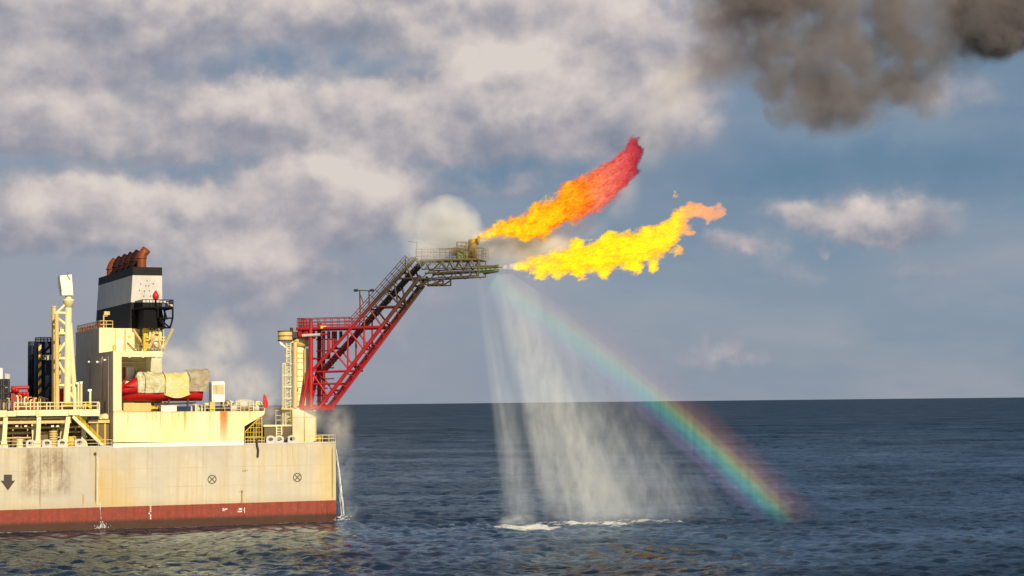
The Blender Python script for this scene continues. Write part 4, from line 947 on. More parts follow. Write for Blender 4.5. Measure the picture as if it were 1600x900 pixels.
def sea_mat():
    m, t, out = newmat('sea_water')
    pos = t.new('ShaderNodeNewGeometry').outputs['Position']; x, y, z = t.sep(pos)[:3]
    b = t.new('ShaderNodeBsdfPrincipled')
    a = TH + .25; c_, s_ = math.cos(a), math.sin(a)
    u = t.math('ADD', t.math('MULTIPLY', x, c_), t.math('MULTIPLY', y, -s_)); w = t.math('ADD', t.math('MULTIPLY', x, s_), t.math('MULTIPLY', y, c_))
    q = t.comb(t.math('MULTIPLY', u, .6), w, 0.)
    n1 = t.noise(q, .55, 6, .62, .6).outputs[0]; n2 = t.noise(q, .13, 5, .55, .4).outputs[0]; n3 = t.noise(t.comb(t.math('MULTIPLY', u, .35), w, 0.), .018, 4, .6).outputs[0]
    n4 = t.noise(t.comb(t.math('MULTIPLY', u, .5), w, 0.), 1.3, 3, .6).outputs[0]; n5 = t.noise(t.comb(t.math('MULTIPLY', u, .45), w, 0.), .030, 5, .65, .5).outputs[0]
    hgt = t.math('ADD', t.math('ADD', t.math('MULTIPLY', n1, .16), t.math('MULTIPLY', n4, .03)), t.math('ADD', t.math('MULTIPLY', n2, .45), t.math('MULTIPLY', n5, 2.2)))
    bp = t.new('ShaderNodeBump'); bp.inputs['Distance'].default_value = 1.0; bp.inputs['Strength'].default_value = 1.
    t.l.new(hgt, bp.inputs['Height']); t.l.new(bp.outputs[0], b.inputs['Normal'])
    col = t.mix(t.sstep(n3, .35, .65), (.0008, .009, .025), (.002, .016, .042))
    # foam: along the hull, at the outfalls and where the spray lands
    fn = t.noise(t.comb(t.math('MULTIPLY', u, .35), t.math('MULTIPLY', w, .35), 0.), 1.1, 6, .7, 1.2).outputs[0]
    foam = None
    def spot(p, ru, rw, k):
        du = t.math('DIVIDE', t.math('SUBTRACT', u, p.x * c_ - p.y * s_), ru); dw = t.math('DIVIDE', t.math('SUBTRACT', w, p.x * s_ + p.y * c_), rw)
        d = t.math('ADD', t.math('MULTIPLY', du, du), t.math('MULTIPLY', dw, dw)); return t.math('MULTIPLY', t.math('POWER', .37, d), k)
    for (px, py, ru, rw, k) in ((830, 817, 7, 5, 1.3), (800, 816, 5, 3.5, 1.0), (765, 814, 6, 2.2, .7), (930, 812, 12, 6, .95), (1000, 808, 11, 5, .75), (890, 816, 6, 3, .5), (900, 819, 7, 1.5, .4),
                                (545, 813, 2.6, 1.0, .9), (538, 812, 1.2, 1.2, .8), (170, 819, 3.0, 1.6, .9), (150, 822, 4, 1.2, .5), (1130, 806, 6, 3, .35), (700, 813, 8, 1.0, .35)):
        s1 = spot(Zp(px, py), ru, rw, k); foam = s1 if foam is None else t.math('MAXIMUM', foam, s1)
    hl = t.math('MULTIPLY', t.math('MULTIPLY', t.sstep(y, -1.6, -.3), t.math('LESS_THAN', y, .5)), t.math('MULTIPLY', t.math('LESS_THAN', x, 1.), .62))
    foam = t.math('MAXIMUM', foam, hl)
    cap = t.math('MULTIPLY', t.sstep(t.noise(q, .09, 5, .75, .8).outputs[0], .72, .80), .25)
    foam = t.math('MAXIMUM', foam, cap)
    fk = t.sstep(t.math('ADD', foam, t.math('MULTIPLY', t.math('SUBTRACT', fn, .5), 2.6)), .5, 1.0)
    fk = t.math('MULTIPLY', fk, t.sstep(foam, .1, .4))
    col = t.mix(fk, col, (.75, .78, .80))
    df = t.new('ShaderNodeBsdfDiffuse'); t.l.new(col, df.inputs[0]); t.l.new(bp.outputs[0], df.inputs['Normal'])
    gl = t.new('ShaderNodeBsdfGlossy'); gl.inputs['Roughness'].default_value = .06; gl.inputs[0].default_value = (.78, .90, 1, 1); t.l.new(bp.outputs[0], gl.inputs['Normal'])
    fr = t.new('ShaderNodeFresnel'); fr.inputs[0].default_value = 1.33; t.l.new(bp.outputs[0], fr.inputs['Normal'])
    # wave slopes too small to model keep the distant sea from mirroring the horizon
    dist = t.vec('DISTANCE', pos, tuple(CAM)); cap = t.sstep(dist, 230., 1600., .42, .22)
    gust = t.sstep(t.math('ADD', t.math('MULTIPLY', n3, .5), t.math('MULTIPLY', t.noise(t.comb(t.math('MULTIPLY', u, .6), t.math('MULTIPLY', w, .25), 0.), .05, 6, .75).outputs[0], .5)), .35, .65, .55, 1.3)
    fac = t.math('MULTIPLY', t.math('MULTIPLY', t.math('MULTIPLY', fr.outputs[0], gust), cap), t.math('SUBTRACT', 1., fk))
    mx = t.new('ShaderNodeMixShader'); t.l.new(fac, mx.inputs[0]); t.l.new(df.outputs[0], mx.inputs[1]); t.l.new(gl.outputs[0], mx.inputs[2])
    t.l.new(mx.outputs[0], out.inputs[0]); return m
sea.data.materials.append(sea_mat())

# ------------------------------------------------------------------ volumes: flames, steam, smoke, spray, rainbow
def ico(sub=2):
    bm = bmesh.new(); bmesh.ops.create_icosphere(bm, subdivisions=sub, radius=1); v = [x.co.copy() for x in bm.verts]; f = [[q.index for q in p.verts] for p in bm.faces]; bm.free(); return v, f
IV, IF = ico(2)
CT = {}
def clouds_tex(size, depth=2):
    k = (size, depth)
    if k not in CT:
        t = bpy.data.textures.new('lumps', 'CLOUDS'); t.noise_scale = size; t.noise_depth = depth; CT[k] = t
    return CT[k]
def blob_mesh(name, spheres, voxel, mat, disp=(), parent=None, decim=None):
    b = MB()
    for c, r in spheres:
        r = r if isinstance(r, (tuple, list)) else (r, r, r)
        b.add([(c[0] + v.x * r[0], c[1] + v.y * r[1], c[2] + v.z * r[2]) for v in IV], IF, True)
    o = b.build(name, mat, parent)
    rm = o.modifiers.new('join', 'REMESH'); rm.mode = 'VOXEL'; rm.voxel_size = voxel; rm.use_smooth_shade = True
    for size, st in disp:
        d = o.modifiers.new('lumps', 'DISPLACE'); d.texture = clouds_tex(size); d.strength = st; d.mid_level = .5; d.texture_coords = 'GLOBAL'
    return o
def along(pts, step, plane):
    out = []
    for (x0, y0, r0), (x1, y1, r1) in zip(pts, pts[1:]):
        n = max(1, int(math.hypot(x1 - x0, y1 - y0) / step))
        for i in range(n):
            t = i / n; out.append((plane(x0 + (x1 - x0) * t, y0 + (y1 - y0) * t), (r0 + (r1 - r0) * t) / 8.7))
    return out
FN = Vector((math.sin(TH), math.cos(TH), 0))       # flames blow across the view
def FP(x, y, off=0.): return PP(x, y, TIP + FN * off, FN)

E1 = Vector((math.cos(TH), -math.sin(TH), 0))
def flame_mat(name, core, stops, x0, x1, slope, dens, amp=(1.0, .8), lo=.5, hi=.78):
    m, t, out = newmat(name)
    pos = t.new('ShaderNodeNewGeometry').outputs['Position']; rel = t.vec('SUBTRACT', pos, tuple(TIP))
    u = t.vec('DOT_PRODUCT', rel, tuple(E1)); z = t.sep(rel)[2]; v = t.vec('DOT_PRODUCT', rel, tuple(FN))
    ca, sa = math.cos(slope), math.sin(slope)
    s_ = t.math('ADD', t.math('MULTIPLY', u, ca), t.math('MULTIPLY', z, sa)); p = t.math('SUBTRACT', t.math('MULTIPLY', z, ca), t.math('MULTIPLY', u, sa))
    q = t.comb(t.math('MULTIPLY', s_, .6), p, v)             # turbulence drawn out downwind
    w1 = t.vec('SUBTRACT', t.noise(q, .42, 4, .55).outputs['Color'], (.5, .5, .5)); wa = t.vec('MULTIPLY', w1, (4.2, 4.2, 4.2))
    w2 = t.vec('SUBTRACT', t.noise(q, 1.6, 3, .6).outputs['Color'], (.5, .5, .5)); wb = t.vec('MULTIPLY', w2, (1.5, 1.5, 1.5))
    ww = t.vec('ADD', wa, wb); pw_ = t.vec('ADD', pos, ww)
    tot = None
    for c, r in core:
        d = t.vec('SUBTRACT', pw_, tuple(c)); k = t.math('POWER', .36, t.math('MULTIPLY', t.vec('DOT_PRODUCT', d, d), 1 / r ** 2)); tot = k if tot is None else t.math('ADD', tot, k)
    tot = t.math('MINIMUM', tot, 1.25)
    n = t.noise(t.vec('ADD', q, wb), .9, 5, .62).outputs[0]; nf = t.noise(t.vec('ADD', q, ww), 2.3, 3, .6).outputs[0]
    f = t.math('ADD', tot, t.math('ADD', t.math('MULTIPLY', t.math('SUBTRACT', n, .5), amp[0]), t.math('MULTIPLY', t.math('SUBTRACT', nf, .5), amp[1])))
    d = t.math('MULTIPLY', t.sstep(f, lo, hi), dens)
    g = t.math('ADD', t.math('DIVIDE', t.math('SUBTRACT', t.sep(pos)[0], x0), x1 - x0), t.math('MULTIPLY', t.math('SUBTRACT', n, .5), .25))
    cool = t.ramp(g, [(a, b_) for a, b_, c in stops]); hot = t.ramp(g, [(a, c) for a, b_, c in stops])
    heat = t.math('ADD', t.sstep(f, lo + .1, lo + .62, 0., .6), t.math('MULTIPLY', t.math('SUBTRACT', t.math('ADD', t.math('MULTIPLY', n, .5), t.math('MULTIPLY', nf, .5)), .5), 3.8))
    col = t.mix(t.sstep(heat, .05, .55), cool, hot)
    em = t.new('ShaderNodeEmission'); t.l.new(col, em.inputs[0]); t.l.new(d, em.inputs[1])
    ab = t.new('ShaderNodeVolumeAbsorption'); ab.inputs[0].default_value = (.0, .0, .0, 1); t.l.new(d, ab.inputs[1])
    ad = t.new('ShaderNodeAddShader'); t.l.new(em.outputs[0], ad.inputs[0]); t.l.new(ab.outputs[0], ad.inputs[1])
    t.l.new(ad.outputs[0], out.inputs['Volume']); m.cycles.volume_step_rate = .085; return m
def spine(pts, k=.93): return [(FP(x, y, o[0] if o else 0.), r / 8.7 * k) for x, y, r, *o in pts]
fx0, fx1 = FP(735, 373).x, FP(1000, 220).x
upp = spine([(737, 372, 4), (750, 369, 7), (766, 365, 10), (784, 360, 12), (804, 357, 15), (826, 351, 18), (848, 343, 19), (870, 334, 20), (890, 318, 23), (912, 308, 23), (934, 295, 22), (954, 279, 22), (970, 264, 20), (983, 247, 17), (992, 231, 12), (997, 220, 7), (889, 299, 10), (838, 333, 9), (815, 366, 9), (846, 360, 11)], 1.10)
M['flame_up'] = flame_mat('upper_flame_gas', upp, [(0, (1.1, .45, .01), (1.5, 1.15, .03)), (.25, (1.0, .20, .003), (1.35, .90, .015)), (.50, (.95, .085, .002), (1.35, .80, .012)), (.64, (.90, .045, .003), (1.2, .45, .02)), (.78, (.72, .025, .012), (1.1, .34, .20)), (.90, (.42, .008, .015), (.95, .13, .13)), (1, (.07, .006, .010), (.50, .03, .06))], fx0, fx1, math.radians(28), 1.5, (1.15, .95))
o = blob_mesh('flame', [(c, r * 1.55 + .35) for c, r in upp], .5, M['flame_up'])
tag(o, 'upper orange flame turning red as it rises from the burner', 'flame', 'flames from the flare boom')
lowp = spine([(812, 417, 8), (824, 416, 13), (842, 413, 17), (862, 411, 19), (884, 410, 20), (906, 407, 22), (930, 401, 25), (954, 396, 26), (980, 391, 27), (1006, 386, 26), (1030, 378, 23), (1048, 365, 20), (1058, 350, 16), (1064, 337, 13), (1076, 327, 13), (1090, 330, 13), (1104, 334, 13), (1118, 330, 10), (1129, 326, 8), (1055, 304, 4.5), (1078, 358, 7), (1024, 416, 9), (1062, 395, 9), (845, 428, 8), (905, 428, 10), (945, 425, 10), (990, 418, 11), (872, 429, 9), (1020, 418, 7), (900, 382, 10), (955, 370, 11), (1010, 361, 10)])
gx0, gx1 = FP(812, 417).x, FP(1130, 325).x
M['flame_low'] = flame_mat('lower_flame_gas', lowp, [(0, (1.05, .42, .16), (1.5, 1.05, .03)), (.2, (1.1, .42, .03), (1.6, 1.15, .01)), (.55, (1.1, .44, .03), (1.7, 1.25, .01)), (.76, (1.1, .42, .05), (1.6, 1.1, .03)), (.83, (1.0, .38, .16), (1.1, .55, .2)), (1, (1.0, .40, .2), (1.1, .50, .25))], gx0, gx1, math.radians(12), 1.7, (1.15, 1.0), .53, .82)
o = blob_mesh('flame', [(c, r * 1.5 + .4) for c, r in lowp], .5, M['flame_low'])
tag(o, 'lower thick yellow flame streaming right from the boom tip', 'flame', 'flames from the flare boom')
# the gas jet that feeds it
m, t, out = newmat('gas_jet'); pos = t.new('ShaderNodeNewGeometry').outputs['Position']
em = t.new('ShaderNodeEmission'); em.inputs[0].default_value = (1, .52, .36, 1); t.l.new(t.math('MULTIPLY', t.sstep(t.noise(pos, 1.2, 3).outputs[0], .35, .65), .55), em.inputs[1]); t.l.new(em.outputs[0], out.inputs['Volume']); m.cycles.volume_step_rate = .15
o = blob_mesh('gas_jet', along([(777, 417, 3), (795, 417, 5), (815, 416, 8)], 3, FP), .3, m, ((.8, .35),)); tag(o, 'faint pink gas jet between boom tip and yellow flame', 'gas jet')

def cloud_mat(name, col, dens, nscale, lo, hi, aniso=-.3, step=.2, detail=4, absorb=None, stretch=(1, 1, 1), edge=None):
    m, t, out = newmat(name)
    pos = t.new('ShaderNodeNewGeometry').outputs['Position']
    warp = t.vec('SCALE', t.vec('SUBTRACT', t.noise(pos, nscale * .6, 2, .5).outputs['Color'], (.5, .5, .5))); warp.node.inputs['Scale'].default_value = 1.2 / nscale * .5
    n = t.noise(t.mul(t.vec('ADD', pos, warp), stretch), nscale, detail, .6).outputs[0]
    d = t.math('MULTIPLY', t.sstep(n, lo, hi), dens)
    if edge: d = edge(t, pos, d, n)
    s_ = t.new('ShaderNodeVolumeScatter'); s_.inputs['Color'].default_value = (*col, 1); t.l.new(d, s_.inputs['Density']); s_.inputs['Anisotropy'].default_value = aniso
    last = s_.outputs[0]
    if absorb:
        ab = t.new('ShaderNodeVolumeAbsorption'); ab.inputs[0].default_value = (*absorb[0], 1); t.l.new(t.math('MULTIPLY', d, absorb[1]), ab.inputs[1])
        ad = t.new('ShaderNodeAddShader'); t.l.new(last, ad.inputs[0]); t.l.new(ab.outputs[0], ad.inputs[1]); last = ad.outputs[0]
    t.l.new(last, out.inputs['Volume']); m.cycles.volume_step_rate = step; return m
def fade_blobs(cs, inner=-.05, tear=1.1):                                  # soft falloff from the middle of each puff
    def f(t, pos, d, n):
        tot = None
        for c, r in cs:
            r = r if isinstance(r, (tuple, list)) else (r, r, r)
            q = t.vec('DIVIDE', t.vec('SUBTRACT', pos, tuple(c)), tuple(r)); k = t.sstep(t.math('ADD', t.vec('LENGTH', q), t.math('MULTIPLY', t.math('SUBTRACT', n, .5), tear)), 1., inner)
            tot = k if tot is None else t.math('MAXIMUM', tot, k)
        return t.math('MULTIPLY', d, tot)
    return f
def puff(name, label, cat, cs, col, dens, nscale, lo, hi, step=.2, aniso=-.3, absorb=None, voxel=.8, detail=3):
    mt = cloud_mat(name + '_vapour', col, dens, nscale, lo, hi, aniso, step, detail, absorb, edge=fade_blobs(cs))
    o = blob_mesh(name, cs, voxel, mt); return tag(o, label, cat, kind='stuff')
def px_r(r): return r / 8.6
B2 = lambda x, y, off: PP(x, y, TIP + FN * off, FN)
puff('steam', 'round white steam cloud behind the burner platform', 'steam', [(B2(699, 362, 5), px_r(62)), (B2(732, 384, 6), px_r(40)), (B2(668, 390, 4), px_r(32))], (1, .93, .85), .55, .2, .0, .5, .12, -.5)
puff('steam', 'pink lit vapour puff just right of the burner', 'steam', [(B2(768, 391, 4), (px_r(60), 4.5, px_r(36))), (B2(815, 392, 4), (px_r(70), 4.5, px_r(34))), (B2(860, 380, 4), (px_r(60), 4.5, px_r(28)))], (1, .86, .79), .55, .2, .0, .55, .15, -.5)  # pink flame light put into the vapour colour
puff('steam', 'thin mist veiling the left end of the burner platform', 'steam', [(B2(662, 392, -5), (px_r(44), 3, px_r(30))), (B2(640, 350, -3), (px_r(36), 4, px_r(50)))], (1, .96, .92), .16, .22, .15, .6, .15, -.5)
puff('soot', 'dark soot wisp above the middle of the upper flame', 'soot', [(B2(886, 292, 1), (px_r(20), 2, px_r(22))), (B2(868, 306, 1), (px_r(18), 2, px_r(12)))], (.05, .04, .04), .8, .6, .48, .62, .1, 0., None, .5, 5)
puff('soot', 'dark soot wisp around the red tip of the upper flame', 'soot', [(B2(992, 222, -2), (px_r(18), 2, px_r(18))), (B2(978, 236, -2), (px_r(18), 2, px_r(12)))], (.05, .03, .04), .9, .6, .48, .62, .1, 0., None, .5, 5)
puff('steam', 'thin pinkish vapour between the two flames', 'steam', [(B2(800, 385, 6), (px_r(75), 5, px_r(32))), (B2(890, 350, 7), (px_r(80), 5, px_r(38))), (B2(960, 290, 7), (px_r(60), 5, px_r(65))), (B2(1010, 215, 7), (px_r(45), 5, px_r(70))), (B2(1050, 140, 9), (px_r(70), 6, px_r(70)))], (1, .93, .92), .17, .2, .25, .7, .15, -.4)
sY = lambda x, y, Y: P(x, y, Y)
puff('steam', 'pale steam drifting over the lifeboat and stern deck', 'steam', [(sY(268, 566, 6), (px_r(62), 7, px_r(44))), (sY(320, 580, 8), (px_r(75), 7, px_r(52))), (sY(385, 605, 8), (px_r(75), 7, px_r(56))), (sY(345, 540, 9), (px_r(60), 7, px_r(60))), (sY(432, 640, 7), (px_r(50), 6, px_r(55)))], (1, .86, .74), .17, .3, .34, .62, .1, -.4, None, .8, 5)
puff('steam', 'warm mist around the foot of the flare tower', 'steam', [(sY(480, 650, -1), (px_r(46), 4, px_r(40))), (sY(528, 670, 0), (px_r(34), 4, px_r(60)))], (1, .88, .78), .20, .35, .34, .62, .1, -.4, None, .8, 5)
puff('spray_mist', 'thin drifting mist beside the stern water stream', 'mist', [(sY(537, 735, 0), (px_r(26), 3, px_r(85))), (sY(545, 800, 0), (px_r(26), 3, px_r(26)))], (.86, .93, 1.), .10, .4, .36, .64, .12, -.5, None, .8, 5)
# brown smoke far downwind
S2 = lambda x, y: PP(x, y, TIP + FN * 60, FN); k_ = 1 / 7.6
sm = [(S2(1180, 30), (115, 90, 85)), (S2(1250, 95), (125, 90, 85)), (S2(1310, 140), (120, 90, 80)), (S2(1400, 60), (140, 90, 110)), (S2(1430, 120), (110, 90, 80)), (S2(1330, 10), (190, 90, 90)), (S2(1490, 40), (100, 90, 90)), (S2(1600, 5), (110, 90, 85)), (S2(1570, 20), (90, 90, 80)), (S2(1200, -20), (150, 90, 80)), (S2(1270, 170), (90, 70, 55)), (S2(1095, 85), (90, 70, 75)), (S2(1060, 130), (80, 60, 60)), (S2(1720, 0), (140, 90, 100)), (S2(1545, 60), (70, 80, 50)), (S2(1130, 20), (90, 80, 60))]
sm = [(c, tuple(q * k_ for q in r)) for c, r in sm]
def smoke_edge(t, pos, d, n):
    tot = None
    big = t.noise(pos, .035, 5, .6, .3).outputs[0]; wp = t.vec('SCALE', t.vec('SUBTRACT', t.noise(pos, .06, 4, .6).outputs['Color'], (.5, .5, .5))); wp.node.inputs['Scale'].default_value = 12
    pw_ = t.vec('ADD', pos, wp)
    for c, r in sm:
        q = t.vec('DIVIDE', t.vec('SUBTRACT', pw_, tuple(c)), tuple(x * .72 for x in r)); k = t.math('POWER', .33, t.vec('DOT_PRODUCT', q, q)); tot = k if tot is None else t.math('ADD', tot, k)
    tot = t.math('ADD', t.math('MINIMUM', tot, 1.15), t.math('ADD', t.math('MULTIPLY', t.math('SUBTRACT', n, .5), 1.7), t.math('MULTIPLY', t.math('SUBTRACT', big, .5), 1.7)))
    d = t.math('MULTIPLY', t.math('MULTIPLY', t.sstep(tot, .25, 1.15), .19), t.sstep(n, .38, .60, .12, 1.6))
    c = S2(1600, 5); q = t.vec('DIVIDE', t.vec('SUBTRACT', pos, tuple(c)), (110 * k_, 90 * k_, 90 * k_))
    c2 = S2(1170, 5); q2 = t.vec('DIVIDE', t.vec('SUBTRACT', pos, tuple(c2)), (120 * k_, 90 * k_, 60 * k_))
    ex = t.math('ADD', t.sstep(t.vec('LENGTH', q), 1.3, .5, 0., 9.), t.sstep(t.vec('LENGTH', q2), 1.2, .3, 0., 1.2))
    xl, xr = S2(1050, 50).x, S2(1230, 50).x
    return t.math('MULTIPLY', t.math('MULTIPLY', d, t.sstep(t.sep(pos)[0], xl, xr, .16, 1.)), t.math('ADD', 1., ex))
mt = cloud_mat('brown_smoke', (.235, .245, .275), .30, .115, .30, .60, -.2, .045, 6, ((.30, .16, .12), .5), edge=smoke_edge)
o = blob_mesh('smoke', sm, 1.2, mt); tag(o, 'dark brown smoke cloud drifting across the top right sky', 'smoke', kind='stuff')

# spray curtain falling from the boom to the sea
def spray():
    top = [TIP + (FP(712, 432) - TIP), FP(790, 430)]
    n = 14; rings = []
    lo = [(712, 430), (722, 500), (735, 600), (752, 700), (765, 790), (768, 818)]
    hi = [(800, 428), (880, 480), (985, 580), (1075, 690), (1135, 790), (1150, 812)]
    b = MB()
    for (x0, y0), (x1, y1) in zip(lo, hi):
        ring = []
        for i in range(n): t = i / (n - 1); ring.append(FP(x0 + (x1 - x0) * t, y0 + (y1 - y0) * t, -3.0))
        for i in range(n): t = 1 - i / (n - 1); ring.append(FP(x0 + (x1 - x0) * t, y0 + (y1 - y0) * t, 4.0))
        rings.append(ring)
    rings[-1] = [Vector((p.x, p.y, -.6)) for p in rings[-1]]
    b.loft(rings, False)
    m, t, out = newmat('falling_spray')
    pos = t.new('ShaderNodeNewGeometry').outputs['Position']
    U = t.vec('DOT_PRODUCT', t.vec('SUBTRACT', pos, tuple(TIP)), (math.cos(TH), -math.sin(TH), 0)); V = t.vec('DOT_PRODUCT', t.vec('SUBTRACT', pos, tuple(TIP)), tuple(FN)); z = t.sep(pos)[2]
    s = t.math('DIVIDE', z, TIP.z)                    # 1 at the boom, 0 at the sea
    fall = t.math('SUBTRACT', 1., s)
    spread = t.math('ADD', 1., t.math('MULTIPLY', fall, 2.1)) # fan out as it falls
    left = t.math('ADD', -5.2, t.math('MULTIPLY', fall, 5.5))  # left rim in metres
    uu = t.math('ADD', t.math('SUBTRACT', U, left), t.math('MULTIPLY', t.math('SUBTRACT', t.noise(t.comb(t.math('MULTIPLY', U, .7), t.math('MULTIPLY', V, .6), t.math('MULTIPLY', z, .06)), .3, 3, .5).outputs[0], .5), 5.))
    q = t.comb(t.math('DIVIDE', uu, t.math('ADD', 1., t.math('MULTIPLY', fall, .9))), t.math('MULTIPLY', V, .3), t.math('MULTIPLY', z, .03))
    n1 = t.noise(q, .34, 3, .5, .1).outputs[0]; n2 = t.noise(q, 1.3, 3, .55, .1).outputs[0]; n3 = t.noise(t.comb(U, V, t.math('MULTIPLY', z, .45)), .55, 6, .7).outputs[0]
    st = t.sstep(t.math('ADD', t.math('MULTIPLY', n1, .65), t.math('MULTIPLY', n2, .35)), .12, .95)
    prof = t.ramp(t.math('DIVIDE', t.math('DIVIDE', uu, spread), 14.), [(0, (.0,)*3), (.07, (.42,)*3), (.12, (.22,)*3), (.18, (.07,)*3), (.28, (.65,)*3), (.38, (1.,)*3), (.48, (.85,)*3), (.57, (.48,)*3), (.70, (.28,)*3), (.84, (.13,)*3), (1, (.0,)*3)])
    hk = t.ramp(fall, [(0, (.10,)*3), (.12, (.28,)*3), (.35, (.55,)*3), (.6, (.9,)*3), (.90, (1.,)*3), (.96, (.72,)*3), (1, (.22,)*3)])
    d = t.math('MULTIPLY', t.math('MULTIPLY', st, prof), hk)
    d = t.math('MULTIPLY', d, t.sstep(n3, .28, .68, .4, 1.6))
    vf = t.sstep(t.math('ABSOLUTE', t.math('SUBTRACT', V, .5)), 3.5, 1.)
    d = t.math('MULTIPLY', t.math('MULTIPLY', d, vf), SPRAY_D)
    sct = t.new('ShaderNodeVolumeScatter'); sct.inputs['Color'].default_value = (.84, .92, 1., 1); sct.inputs['Anisotropy'].default_value = -.5; t.l.new(d, sct.inputs['Density'])
    t.l.new(sct.outputs[0], out.inputs['Volume']); m.cycles.volume_step_rate = .16
    o = b.build('water_spray', m); tag(o, 'white curtain of falling spray under the boom tip', 'water spray', kind='stuff')
SPRAY_D = .38
spray()
puff('spray_mist', 'low splash mist where the left spray column meets the sea', 'mist', [(Zp(812, 812, .9), (4.5, 2.5, 1.5)), (Zp(795, 815, .5), (3, 2, 1.2))], (.86, .93, 1.), .26, .6, .3, .7, .15, -.5)
puff('spray_mist', 'wide splash mist under the main spray column', 'mist', [(Zp(925, 808, 1.2), (9, 3, 2.4)), (Zp(1000, 804, 1.), (7, 3, 1.8))], (.86, .93, 1.), .10, .6, .3, .7, .15, -.5)

# rainbow: refracted light painted as fixed colours into an arc volume
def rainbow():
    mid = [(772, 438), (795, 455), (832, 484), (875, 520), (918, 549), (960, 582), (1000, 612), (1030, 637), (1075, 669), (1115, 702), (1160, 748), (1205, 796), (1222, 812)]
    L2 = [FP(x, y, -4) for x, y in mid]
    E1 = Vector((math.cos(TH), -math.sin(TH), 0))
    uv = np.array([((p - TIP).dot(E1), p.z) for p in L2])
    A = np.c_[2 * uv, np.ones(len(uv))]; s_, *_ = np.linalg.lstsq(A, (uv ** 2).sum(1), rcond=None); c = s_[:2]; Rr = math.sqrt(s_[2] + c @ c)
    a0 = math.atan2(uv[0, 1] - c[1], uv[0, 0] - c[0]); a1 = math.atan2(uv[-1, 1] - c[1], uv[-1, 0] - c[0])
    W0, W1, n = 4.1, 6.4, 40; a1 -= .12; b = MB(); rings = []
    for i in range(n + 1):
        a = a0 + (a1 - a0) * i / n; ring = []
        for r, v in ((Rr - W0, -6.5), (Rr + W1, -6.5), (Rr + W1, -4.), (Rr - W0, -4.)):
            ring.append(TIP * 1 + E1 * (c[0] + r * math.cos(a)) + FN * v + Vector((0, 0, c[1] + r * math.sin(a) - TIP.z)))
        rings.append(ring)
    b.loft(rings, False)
    m, t, out = newmat('rainbow_tinted_volume')
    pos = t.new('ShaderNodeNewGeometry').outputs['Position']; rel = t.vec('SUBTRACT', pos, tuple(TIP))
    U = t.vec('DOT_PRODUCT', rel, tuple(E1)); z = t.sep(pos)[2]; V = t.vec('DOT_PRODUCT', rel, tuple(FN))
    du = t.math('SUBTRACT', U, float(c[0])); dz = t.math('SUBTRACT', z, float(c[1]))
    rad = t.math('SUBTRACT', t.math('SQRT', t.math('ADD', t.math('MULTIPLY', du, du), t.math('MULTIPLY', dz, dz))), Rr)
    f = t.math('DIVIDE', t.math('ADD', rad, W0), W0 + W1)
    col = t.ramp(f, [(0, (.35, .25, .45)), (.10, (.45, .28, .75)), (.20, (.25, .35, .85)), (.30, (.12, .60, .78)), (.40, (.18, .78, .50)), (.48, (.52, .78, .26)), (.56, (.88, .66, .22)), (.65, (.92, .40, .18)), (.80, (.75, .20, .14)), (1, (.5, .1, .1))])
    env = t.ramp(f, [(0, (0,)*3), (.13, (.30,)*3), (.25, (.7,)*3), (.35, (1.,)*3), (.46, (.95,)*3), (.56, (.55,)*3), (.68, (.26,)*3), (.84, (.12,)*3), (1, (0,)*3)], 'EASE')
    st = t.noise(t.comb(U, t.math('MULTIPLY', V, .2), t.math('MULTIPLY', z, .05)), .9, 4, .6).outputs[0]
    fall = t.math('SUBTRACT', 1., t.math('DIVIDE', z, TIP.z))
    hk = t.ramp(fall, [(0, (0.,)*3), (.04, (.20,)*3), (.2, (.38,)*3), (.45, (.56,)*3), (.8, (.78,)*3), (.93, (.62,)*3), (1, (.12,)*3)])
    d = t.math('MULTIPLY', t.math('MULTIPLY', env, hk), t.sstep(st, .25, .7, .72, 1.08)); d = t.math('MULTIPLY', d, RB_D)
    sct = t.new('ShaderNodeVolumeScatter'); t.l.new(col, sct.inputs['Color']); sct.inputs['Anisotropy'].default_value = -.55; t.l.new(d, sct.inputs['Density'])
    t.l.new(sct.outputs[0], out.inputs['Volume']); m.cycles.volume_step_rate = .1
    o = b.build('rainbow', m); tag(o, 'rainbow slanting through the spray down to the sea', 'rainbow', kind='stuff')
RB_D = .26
rainbow()

